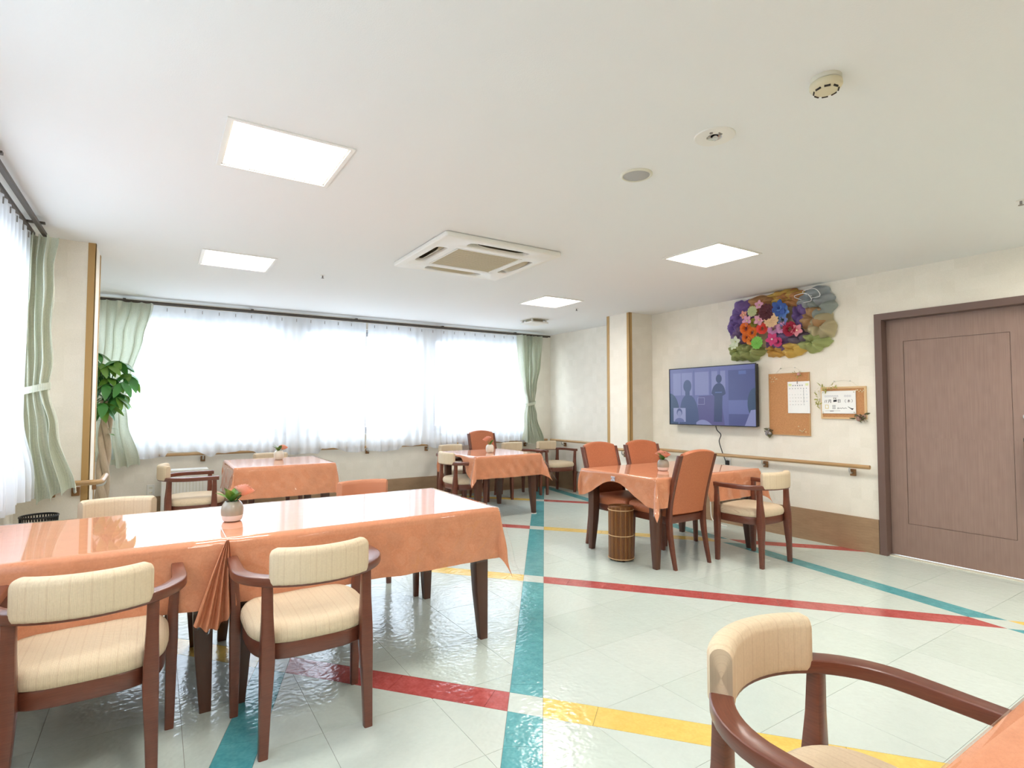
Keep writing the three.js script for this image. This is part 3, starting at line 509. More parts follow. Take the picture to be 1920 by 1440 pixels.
const armchairs = [
  [-0.175, -2.43, PI, 'cream striped armchair at the square table beside the side window, its back to open floor'],
  [-0.167, -3.61, 0, 'cream armchair on the wide-window side of the square table beside the side window'],
  [0.31, -5.84, PI / 2, 'cream armchair side-on to the small square table, in front of the white heater'],
  [1.09, -6.45, 0, 'cream armchair pushed in between the wide window wall and the small square table'],
  [3.01, -5.69, PI / 2, 'cream armchair tucked under the lifted cloth of the square table near the corner'],
  [3.39, -6.57, 0, 'cream armchair below the wide window, next to the tall orange chair, away from the corner'],
  [4.37, -6.54, 0, 'cream armchair below the wide window between the tall orange chair and the corner armchair'],
  [4.955, -6.50, -0.03, 'cream armchair standing in the corner below the tied-back drape'],
  [4.15, -2.785, PI, 'cream armchair drawn up to the oblong table beside the wall television'],
  [1.20, -0.56, 0, 'lone cream armchair facing the table with the small white tag'],
];
for (const [x, z, turn, label] of armchairs) dup(a0, [x, 0, z], turn, label, 'cream armchairs');
const o0 = armchair('orange_armchair', 'low orange-backed armchair on the wide-window side of the oblong table that joins the square one', M.orangeFabric);
o0.position.set(1.228, 0, -3.6);

function sideChair(label) {   // tall upholstered chair
  const t = thing('side_chair', label, 'chair', [0, 0, 0], 0, 'tall orange chairs');
  const sq = (hw, z0, z1, r = 0.03) => rrect(hw, (z1 - z0) / 2, r, 4).map(([x, z]) => [x, (z0 + z1) / 2 + z]);
  obj('seat', cushion(sq(0.208, -0.19, 0.235), [[0.392, 0.97], [0.396, 0.99], [0.42, 1.0], [0.45, 0.99], [0.463, 0.95], [0.47, 0.85], [0.473, 0.5], [0.474, 0.1]]), M.orange, t);
  obj('apron', cushion(sq(0.2, -0.2, 0.225, 0.01), [[0.335, 0.985], [0.338, 1], [0.39, 1], [0.393, 0.99]]), M.wood, t);
  const lean = (y) => -0.205 - 0.125 * Math.pow(clamp((y - 0.42) / 0.48), 1.25);
  const topY = (x) => 0.915 - 0.035 * Math.pow(Math.abs(x) / 0.2, 2.2);
  const rings = []; const NX = 14;
  for (let k = 0; k <= NX; k++) {   // upholstered panel: a slice for each x
    const x = lerp(-0.185, 0.185, k / NX), tp = topY(x) + 0.004, ring = [], e = k === 0 || k === NX ? 0.7 : 1, cv = 0.012 * (1 - Math.pow(x / 0.185, 2));
    const Y = [0.415, 0.43, 0.5, 0.6, 0.7, 0.8, tp - 0.03, tp - 0.012];
    for (const y of Y) ring.push(V(x, y, lean(y) + 0.022 * e - cv));
    ring.push(V(x, tp, lean(tp) + 0.008 - cv), V(x, tp, lean(tp) - 0.01 - cv));
    for (const y of Y.slice().reverse()) ring.push(V(x, y, lean(y) - 0.024 * e - cv));
    rings.push(ring);
  }
  const bg = loft(rings, { crease: 0.9 }); { const p = bg.attributes.position, uv = bg.attributes.uv; for (let i = 0; i < p.count; i++) uv.setXY(i, p.getX(i), p.getY(i)); }
  obj('backrest', bg, M.orange, t);
  for (const s of [-1, 1]) {
    const rows = []; for (const [y, z, hd, hw] of [[0, -0.265, 0.0135, 0.0135], [0.12, -0.24, 0.016, 0.016], [0.26, -0.215, 0.0195, 0.018], [0.36, -0.205, 0.023, 0.018]]) rows.push([y, s * 0.2, z, hw, hd]);
    for (let k = 1; k <= 8; k++) { const y = lerp(0.4, topY(0.2) - 0.004, k / 8); rows.push([y, s * 0.2, lean(y), 0.0155, 0.022]); }
    obj('leg', legLoft(rows), M.wood, t);
    obj('leg', legLoft([[0, s * 0.19, 0.205, 0.0155, 0.0155], [0.34, s * 0.186, 0.2, 0.021, 0.021], [0.39, s * 0.186, 0.2, 0.021, 0.021]]), M.wood, t);
  }
  return t;
}
const s0 = sideChair('tall orange upholstered chair with its back to the open floor, beside the bamboo basket');
s0.position.set(3.566, 0, -3.17); s0.rotation.y = PI;
dup(s0, [3.55, 0, -3.65], 0, 'tall orange upholstered chair on the far side of the oblong table, standing before the pier', 'tall orange chairs');
dup(s0, [4.085, 0, -3.65], -0.08, 'tall orange upholstered chair on the far side of the oblong table, nearer the television', 'tall orange chairs');
dup(s0, [3.88, 0, -6.50], 0, 'tall orange upholstered chair below the wide window between two cream armchairs', 'tall orange chairs');

// ================================================================ ON THE CEILING
{
  const t = thing('air_conditioner', 'square white four-way ceiling air conditioner with a beige grille', 'air conditioner', [2.03, CEIL, -3.67]);
  const H = 0.475, s = new THREE.Shape(rrect(H, H, 0.02, 4).map(([a, b]) => new THREE.Vector2(a, b)));
  const hole = (x, y, hw, hh, r) => s.holes.push(new THREE.Path(rrect(hw, hh, r, 4).reverse().map(([a, b]) => new THREE.Vector2(x + a, y + b))));
  hole(0, 0, 0.27, 0.245, 0.01);
  for (const [x, y, hw, hh] of [[0, 0.36, 0.245, 0.042], [0, -0.36, 0.245, 0.042], [0.365, 0, 0.042, 0.21], [-0.365, 0, 0.042, 0.21]]) hole(x, y, hw, hh, 0.03);
  obj('panel', withUV(toCreasedNormals(new THREE.ExtrudeGeometry(s, { depth: 0.012, bevelEnabled: true, bevelThickness: 0.012, bevelSize: 0.012, bevelOffset: -0.012, bevelSegments: 3 }).rotateX(PI / 2).translate(0, -0.012, 0), 0.5)), M.white, t);
  obj('casing', [box(0.88, 0.01, 0.88, 0, 0.235, 0), ...[[-1, 0], [1, 0], [0, -1], [0, 1]].map(([a, b]) => box(a ? 0.01 : 0.88, 0.24, b ? 0.01 : 0.88, a * 0.435, 0.12, b * 0.435))], M.beige, t);
  obj('coil_block', rbox(0.56, 0.2, 0.52, 0, 0.12, 0, 0.02), M.beige, t);
  const g = obj('intake_grille', rbox(0.53, 0.012, 0.48, 0, -0.024, 0, 0.005), M.beige, t);
  obj('grille_frame', [[-1, 0], [1, 0], [0, -1], [0, 1]].map(([a, b]) => box(a ? 0.012 : 0.54, 0.016, b ? 0.012 : 0.49, a * 0.266, -0.028, b * 0.241)), M.white, g);
  for (let k = 0; k < 18; k++) obj('slat', box(0.5, 0.003, 0.006, 0, -0.0305, -0.225 + k * 0.0265), M.beige, g);
  for (const [x, z, along, turn] of [[0, -0.36, 0.45, 1], [0, 0.36, 0.45, -1], [0.36, 0, 0.38, 1], [-0.36, 0, 0.38, -1]]) {
    const l = obj('louver', gridGeo(10, 4, (u, v) => { const a = (u - 0.5) * along, b = (v - 0.62) * 0.06, e = 1 - Math.pow(Math.abs(u - 0.5) * 2, 6); return V(a, -0.008 - 0.03 * e * v - 0.004 * Math.sin(v * 3), b); }), M.beigeLouver ??= std({ color: '#b9ac90', roughness: 0.55, side: THREE.DoubleSide }), t);
    l.position.set(x, 0, z); l.rotation.y = x ? (x > 0 ? PI / 2 : -PI / 2) : (z > 0 ? 0 : PI);
  }
}
{
  const t = thing('ceiling_speaker', 'round ceiling speaker with a grey mesh grille and cream rim', 'speaker', [1.972, CEIL, -1.918]);
  obj('rim', lathe([[0.078, 0], [0.078, -0.004], [0.072, -0.009], [0.066, -0.009], [0.064, -0.006]], 40), M.offwhite, t);
  obj('grille', lathe([[0.065, -0.005], [0.05, -0.009], [0.02, -0.0115], [0.0001, -0.012]], 40), M.speakerGrey ??= std({ color: '#b3b1ad', roughness: 0.7 }), t);
}
{
  const t = thing('emergency_light', 'round white emergency downlight with a small clear reflector bulb', 'light', [1.967, CEIL, -1.46]);
  obj('plate', lathe([[0.083, 0], [0.083, -0.003], [0.079, -0.006], [0.034, -0.007], [0.03, -0.004], [0.03, 0]], 40), M.white, t);
  obj('reflector', lathe([[0.03, -0.006], [0.026, -0.001], [0.016, 0.0], [0.0001, 0.0]], 28), M.steel, t);
  obj('bulb', new THREE.SphereGeometry(0.011, 16, 10).translate(0.004, -0.008, 0), phys({ color: '#ffffff', transmission: 0.9, thickness: 0.01, roughness: 0.05 }), t);
  obj('indicator', rbox(0.022, 0.003, 0.006, -0.012, -0.0075, 0.038, 0.001), M.alu, t); obj('indicator', cyl(0.007, 0.007, 0.003, -0.045, -0.007, 0.018, 14), M.alu, t);
}
{
  const t = thing('smoke_detector', 'cream domed smoke detector on the ceiling', 'smoke detector', [1.945, CEIL, -0.985]);
  obj('base', lathe([[0.0001, -0.016], [0.046, -0.016], [0.05, -0.012], [0.05, 0]], 36), M.offwhite, t);
  obj('body', lathe([[0.0001, -0.05], [0.03, -0.049], [0.036, -0.046], [0.047, -0.038], [0.052, -0.03], [0.051, -0.018], [0.046, -0.016]], 40), M.cream2 ??= std({ color: '#ddd2b2', roughness: 0.5 }), t);
  for (let k = 0; k < 8; k++) { const a = k * PI / 4 + 0.2; const s = obj('slot', box(0.019, 0.006, 0.004), M.dark, t); s.position.set(Math.cos(a) * 0.038, -0.0455, Math.sin(a) * 0.038); s.rotation.y = -a + PI / 2; }
}
{
  const t = thing('ceiling_vent', 'small square white ceiling vent standing off its dark slot', 'vent', [4.18, CEIL, -5.93]);
  obj('collar', box(0.16, 0.036, 0.16, 0, -0.018, 0), M.beige, t);
  obj('cover', rbox(0.27, 0.018, 0.27, 0, -0.045, 0, 0.004), M.white, t);
  for (const a of [-1, 1]) for (const b of [-1, 1]) obj('post', box(0.02, 0.034, 0.02, a * 0.11, -0.017, b * 0.11), M.white, t);
  obj('frame', [[-1, 0], [1, 0], [0, -1], [0, 1]].map(([a, b]) => box(a ? 0.02 : 0.27, 0.006, b ? 0.02 : 0.23, a * 0.125, -0.003, b * 0.125)), M.offwhite, t);
}
[[1.195, -4.90, 'tiny sprinkler head between the window-side light and the air conditioner'], [4.1, -4.96, 'tiny sprinkler head beside the light near the pier'], [4.02, -1.0, 'tiny sprinkler head on the ceiling toward the door']].forEach(([x, z, label]) => {
  const t = thing('sprinkler', label, 'sprinkler', [x, CEIL, z], 0, 'ceiling sprinklers');
  obj('escutcheon', lathe([[0.022, 0], [0.022, -0.002], [0.01, -0.005], [0.0001, -0.005]], 20), M.white, t);
  obj('stem', cyl(0.006, 0.006, 0.022, 0, -0.015, 0, 10), M.alu, t); obj('deflector', cyl(0.013, 0.013, 0.002, 0, -0.027, 0, 14), M.alu, t);
});

// ================================================================ ON THE TELEVISION WALL
function canvas(w, h, draw) { const c = document.createElement('canvas'); c.width = w; c.height = h; draw(c.getContext('2d'), w, h); const t = new THREE.CanvasTexture(c); t.colorSpace = THREE.SRGBColorSpace; return t; }
function face(w, h) { return new THREE.PlaneGeometry(w, h).rotateY(-PI / 2); }   // looks toward -x; u runs away from the window
const TVX = XR - 0.105;
{
  const t = thing('television', 'wall-mounted flat television showing a bluish video meeting', 'television', [TVX, 1.37, -3.885]);
  const W = 1.12, Hh = 0.65;
  obj('cabinet', rbox(0.045, Hh - 0.01, W - 0.01, 0.028, 0, 0, 0.008), M.black, t);
  obj('bezel', [[0, 1], [0, -1], [1, 0], [-1, 0]].map(([a, b]) => box(0.014, b ? 0.009 : Hh - 0.018, a ? 0.009 : W, -0.001, b * (Hh / 2 - 0.0045), a * (W / 2 - 0.0045))), M.black, t);
  const pic = canvas(896, 520, (c, w, h) => {
    const bg = c.createLinearGradient(0, 0, w, h); bg.addColorStop(0, '#8689c4'); bg.addColorStop(0.5, '#8084c6'); bg.addColorStop(1, '#6f76bb'); c.fillStyle = bg; c.fillRect(0, 0, w, h);
    c.fillStyle = '#a3a6dc'; for (const [x, ww] of [[40, 90], [140, 120], [290, 150], [470, 60], [560, 50]]) c.fillRect(x, 40, ww, 210);
    c.fillStyle = '#7478bb'; for (const x of [272, 450, 545]) c.fillRect(x, 20, 14, 260);
    c.fillStyle = '#6a62a4'; c.beginPath(); c.moveTo(300, 520); c.lineTo(330, 260); c.lineTo(560, 250); c.lineTo(600, 520); c.fill();
    c.fillStyle = '#5d63a4'; c.fillRect(640, 40, 256, 480); c.fillStyle = '#7d86c9'; c.fillRect(640, 300, 200, 120); c.fillStyle = '#6f82c9'; c.fillRect(740, 50, 70, 30);
    c.fillStyle = '#4b5f92'; // person seen from behind
    c.beginPath(); c.ellipse(205, 165, 46, 58, 0, 0, 7); c.fill(); c.fillRect(180, 200, 50, 60); c.beginPath(); c.moveTo(110, 520); c.quadraticCurveTo(110, 270, 190, 250); c.lineTo(250, 255); c.quadraticCurveTo(330, 300, 330, 520); c.fill();
    c.fillStyle = '#3a4a7e'; // person standing with hands together
    c.beginPath(); c.ellipse(545, 110, 30, 38, 0, 0, 7); c.fill(); c.beginPath(); c.moveTo(468, 240); c.quadraticCurveTo(480, 165, 530, 150); c.lineTo(560, 150); c.quadraticCurveTo(606, 170, 612, 245); c.lineTo(580, 262); c.lineTo(572, 490); c.lineTo(488, 490); c.lineTo(498, 262); c.fill();
    c.fillStyle = '#6f7fbe'; c.fillRect(505, 225, 70, 10);
    c.fillStyle = '#3f5a80'; c.beginPath(); c.ellipse(0, 420, 110, 190, 0, 0, 7); c.fill(); c.beginPath(); c.ellipse(890, 330, 70, 130, 0, 0, 7); c.fill();
    c.fillStyle = '#a9aee4'; c.beginPath(); c.moveTo(790, 520); c.lineTo(850, 385); c.lineTo(896, 380); c.lineTo(896, 520); c.fill(); c.beginPath(); c.moveTo(300, 500); c.quadraticCurveTo(380, 440, 470, 520); c.lineTo(300, 520); c.fill();
    c.strokeStyle = '#c3c7ef'; c.lineWidth = 3; c.strokeRect(322, 275, 70, 60);
    c.fillStyle = '#b9bdea'; c.fillRect(40, 368, 142, 130); c.fillStyle = '#5a66a0'; c.beginPath(); c.ellipse(110, 410, 32, 38, 0, 0, 7); c.fill(); c.fillStyle = '#aab0de'; c.beginPath(); c.ellipse(110, 424, 24, 30, 0, 0, 7); c.fill(); c.fillStyle = '#7c86bf'; c.beginPath(); c.ellipse(110, 500, 56, 38, 0, Math.PI, 0); c.fill();
  });
  obj('screen', face(W - 0.016, Hh - 0.016).translate(-0.003, 0, 0), std({ color: '#0a0a10', roughness: 0.22, emissive: '#ffffff', emissiveMap: pic, emissiveIntensity: 0.33 }), t);
  obj('wall_mount', box(0.06, 0.36, 0.42, 0.0755, 0, 0), M.dark, t);
}
tag(obj('power_cord', tube([V(TVX + 0.03, 1.06, -3.84), V(TVX + 0.04, 1.0, -3.83), V(XR - 0.04, 0.95, -3.8), V(XR - 0.03, 0.88, -3.83), V(XR - 0.03, 0.78, -3.80), V(XR - 0.03, 0.66, -3.75)], 0.005, 40, 8), M.black), 'thin black power cord hanging below the television', 'cord');
{ const t = thing('wall_outlet', 'wall outlet behind the handrail with a black plug', 'outlet', [XR, 0.64, -3.74]); obj('plate', rbox(0.008, 0.12, 0.07, -0.004, 0, 0, 0.003), M.white, t); obj('plug', rbox(0.03, 0.05, 0.035, -0.022, 0.01, 0, 0.006), M.black, t); }
tag(obj('extension_cord', tube([V(XR - 0.03, 0.55, -3.92), V(XR - 0.05, 0.4, -3.94), V(XR - 0.06, 0.2, -3.93), V(XR - 0.08, 0.04, -3.90), V(XR - 0.14, 0.008, -3.78), V(XR - 0.16, 0.007, -3.65)], 0.006, 48, 8), M.white), 'white extension cord running down to the floor below the television', 'cord');

const cork = tex(256, 256, (u, v) => { const k = (n128(u, v) - 0.5) * 40 + (n256(u, v) - 0.5) * 34; return [196 + k, 142 + k, 96 + k * 0.8]; }, { repeat: [4, 4] });
M.cork = std({ map: cork, roughness: 0.95 }); M.pine = std({ color: '#c69a68', roughness: 0.6 }); M.pinePale = std({ color: '#dcb98a', roughness: 0.6 }); M.pin = std({ color: '#e9d6b0', roughness: 0.4 });
M.paper = std({ color: '#f4f3f1', roughness: 0.8 }); M.dried = petal('#6d6a4a'); M.driedGreen = petal('#b7b466'); M.pinkSoft = petal('#e3a9b4'); M.greyBloom = petal('#a39c9c');
function corkBoard(label, y, z, h, w, framed, pins) {
  const t = thing('cork_board', label, 'board', [XR, y, z]);
  obj('cork', box(0.008, h - 0.01, w - 0.01, -0.008, 0, 0), M.cork, t);
  for (const [a, b] of [[0, 1], [0, -1], [1, 0], [-1, 0]]) obj('frame_bar', box(0.016, b ? framed : h - 2 * framed, a ? framed : w, -0.008, b * (h / 2 - framed / 2), a * (w / 2 - framed / 2)), framed > 0.012 ? M.pinePale : M.pine, t);
  for (const [py, pz] of pins) obj('push_pin', new THREE.SphereGeometry(0.0055, 10, 6).translate(-0.017, py, pz), M.pin, t);
  obj('hanging_string', tube([V(-0.006, h / 2 - 0.01, -w * 0.35), V(-0.004, h / 2 + 0.045, -w * 0.2), V(-0.004, h / 2 + 0.048, w * 0.15), V(-0.006, h / 2 - 0.01, w * 0.35)], 0.001, 20, 5), M.offwhite, t);
  for (const pz of [-0.2, 0.15]) obj('hook', new THREE.SphereGeometry(0.007, 8, 6).translate(-0.006, h / 2 + 0.05, w * pz), M.white, t);
  return t;
}
const dots = (cy, cz, seed, n = 7, sy = 0.03, sz = 0.035) => { const r = rng(seed); return Array.from({ length: n }, (_, i) => [cy + (r() - 0.5) * 2 * sy, cz + (i / (n - 1) - 0.5) * 2 * sz]); };
corkBoard('tall cork board with a calendar pinned to it', 1.278, -3.045, 0.605, 0.41, 0.008, [...dots(0.25, -0.15, 3), ...dots(-0.24, 0.13, 4)]);
corkBoard('small pale-framed cork board with a dated notice', 1.287, -2.541, 0.29, 0.388, 0.016, dots(0.105, 0.145, 5, 6, 0.012, 0.03));
{
  const pic = canvas(440, 624, (c, w, h) => {
    c.fillStyle = '#f6f6f4'; c.fillRect(0, 0, w, h);
    c.fillStyle = '#dfe7b0'; c.fillRect(20, 40, 60, 44); c.fillRect(360, 40, 60, 44); c.fillStyle = '#8b8f96';
    for (let k = 0; k < 5; k++) c.fillRect(100 + k * 46, 66, 22, 22);
    c.font = '24px sans-serif'; let d = 1; for (let r = 0; r < 5; r++) for (let q = 0; q < 7; q++) { if (r === 0 && q < 4) continue; if (d > 30) continue; c.fillStyle = q === 0 ? '#c98a7a' : q === 6 ? '#7a96b8' : '#70757c'; c.fillText(String(d++), 32 + q * 56, 200 + r * 66); }
    c.fillStyle = '#5a6068'; for (let k = 0; k < 16; k++) c.fillRect(318, 150 + k * 18, 10, 9);
    for (let q = 0; q < 7; q++) { c.fillStyle = '#9aa0a8'; c.fillRect(34 + q * 56, 128, 18, 16); }
  });
  const t = thing('calendar', 'white monthly calendar sheet pinned on the tall cork board', 'calendar', [XR - 0.019, 1.342, -2.942]);
  obj('sheet', box(0.001, 0.305, 0.216), M.paper, t); obj('print', face(0.214, 0.303).translate(-0.0012, 0, 0), std({ map: pic, roughness: 0.8 }), t);
  obj('clip', box(0.004, 0.03, 0.006, -0.003, 0.145, -0.01), M.alu, t);
}
{
  const pic = canvas(600, 420, (c, w, h) => {
    c.fillStyle = '#f5f5f3'; c.fillRect(0, 0, w, h); c.strokeStyle = '#c9c9cf'; c.lineWidth = 8; c.lineCap = 'round';
    for (let k = 0; k < 6; k++) { c.strokeRect(60 + k * 42, 84, 24, 26); } for (let k = 0; k < 3; k++) c.strokeRect(410 + k * 42, 84, 24, 26);
    const pen = (pts, lw = 7) => { c.strokeStyle = '#26242a'; c.lineWidth = lw; c.beginPath(); pts.forEach(([x, y], i) => (i ? c.lineTo(x, y) : c.moveTo(x, y))); c.stroke(); };
    pen([[66, 170], [50, 215]]); pen([[92, 168], [78, 215]]);                                             // 11
    pen([[130, 165], [128, 195], [118, 220]]); pen([[130, 165], [166, 163], [166, 218], [156, 214]]); pen([[132, 181], [164, 180]], 5); pen([[131, 197], [164, 196]], 5);   // month
    pen([[212, 128], [228, 122], [230, 134], [212, 148], [234, 146]], 5); pen([[262, 124], [246, 134], [262, 146], [250, 150], [246, 142], [262, 122]], 5);   // 28
    for (let k = 0; k < 7; k++) pen([[214, 172 + k * 5], [268, 166 + k * 5]], 8);                          // struck-out number
    pen([[296, 165], [296, 216]]); pen([[296, 165], [332, 163], [332, 214]]); pen([[298, 189], [330, 188]], 5); pen([[297, 213], [331, 211]], 5);   // day
    pen([[428, 160], [414, 188], [428, 218]], 5); pen([[534, 158], [548, 186], [534, 216]], 5);           // brackets
    pen([[462, 180], [504, 178]], 6); pen([[483, 162], [483, 218]], 6); pen([[483, 182], [462, 208]], 6); pen([[483, 182], [504, 206]], 6);   // weekday
    for (const y of [270, 310]) for (const x of [196, 226]) { c.strokeStyle = '#55555c'; c.lineWidth = 5; c.strokeRect(x, y, 18, 22); }
    pen([[280, 336], [292, 312], [300, 334], [330, 318], [350, 330], [372, 314], [396, 330], [420, 316], [446, 326]], 6);
    for (let k = 0; k < 6; k++) pen([[470 + k * 8, 296 + k * 6], [540 + k * 4, 350 - k * 4]], 8);
    c.strokeStyle = '#d9c57a'; c.lineWidth = 9; c.strokeRect(66, 262, 52, 66); c.strokeStyle = '#77777f'; c.lineWidth = 5; pen([[60, 372], [330, 370]], 3); pen([[150, 376], [210, 374]], 9);
  });
  const t = thing('notice_sheet', 'white sheet with a handwritten date pinned on the small cork board', 'notice', [XR - 0.019, 1.293, -2.577]);
  obj('sheet', box(0.001, 0.205, 0.295), M.paper, t); obj('print', face(0.293, 0.203).translate(-0.0012, 0, 0), std({ map: pic, roughness: 0.8 }), t);
  for (const a of [-1, 1]) for (const b of [-1, 1]) obj('push_pin', new THREE.SphereGeometry(0.006, 10, 6).translate(-0.006, a * 0.09, b * 0.135), M.offwhite, t);
}
function leafGeo(len, wid, fold = 0.2, bend = 0.3) { return gridGeo(4, 8, (u, v) => { const s = (u - 0.5) * 2, w = wid / 2 * Math.pow(Math.sin(Math.PI * Math.pow(v, 0.8)), 0.8); return V(s * w, Math.abs(s) * w * fold - bend * len * v * v, v * len); }); }
const sprigLeaf = leafGeo(0.05, 0.014), dryLeaf = leafGeo(0.035, 0.016);
function posy(label, y, z, spread, items, seed) {
  const t = thing('dried_posy', label, 'posy', [XR - 0.022, y, z], 0, 'dried posies on the cork boards'), r = rng(seed);
  for (const [name, geo, mat, n, sy, sz, sc] of items) for (let k = 0; k < n; k++) { const m = obj(name, geo, mat, t); m.position.set(-0.004 - r() * 0.02, (r() - 0.5) * sy, (r() - 0.5) * sz); m.rotation.set(r() * 6, r() * 6, r() * 6); m.scale.setScalar(sc * (0.7 + r() * 0.6)); }
  return t;
}
const bud = new THREE.SphereGeometry(0.014, 10, 7);
posy('grey-green dried posy at the foot of the tall cork board', 1.005, -3.235, 0.05, [['leaf', dryLeaf, M.dried, 14, 0.07, 0.07, 1.4], ['bloom', bud, M.greyBloom, 6, 0.05, 0.05, 1.2]], 81);
posy('tiny pink flower and dry grass atop the tall cork board', 1.562, -2.93, 0.05, [['leaf', sprigLeaf, M.driedGreen, 8, 0.03, 0.13, 0.8], ['bloom', bud, M.pinkSoft, 2, 0.006, 0.02, 1]].map((q) => q), 82);
posy('yellow-green sprig along the upper edge of the small cork board', 1.43, -2.66, 0.05, [['leaf', sprigLeaf, M.driedGreen, 16, 0.025, 0.15, 0.9]], 83);
posy('yellow-green sprig hanging down beside the small cork board', 1.33, -2.755, 0.05, [['leaf', sprigLeaf, M.driedGreen, 14, 0.15, 0.03, 0.9]], 84);
posy('rust-brown dried posy at the corner of the small cork board', 1.155, -2.375, 0.05, [['leaf', dryLeaf, M.dried, 16, 0.06, 0.1, 1.3], ['bloom', bud, petal('#b08a7a'), 6, 0.045, 0.06, 1.2]], 85);

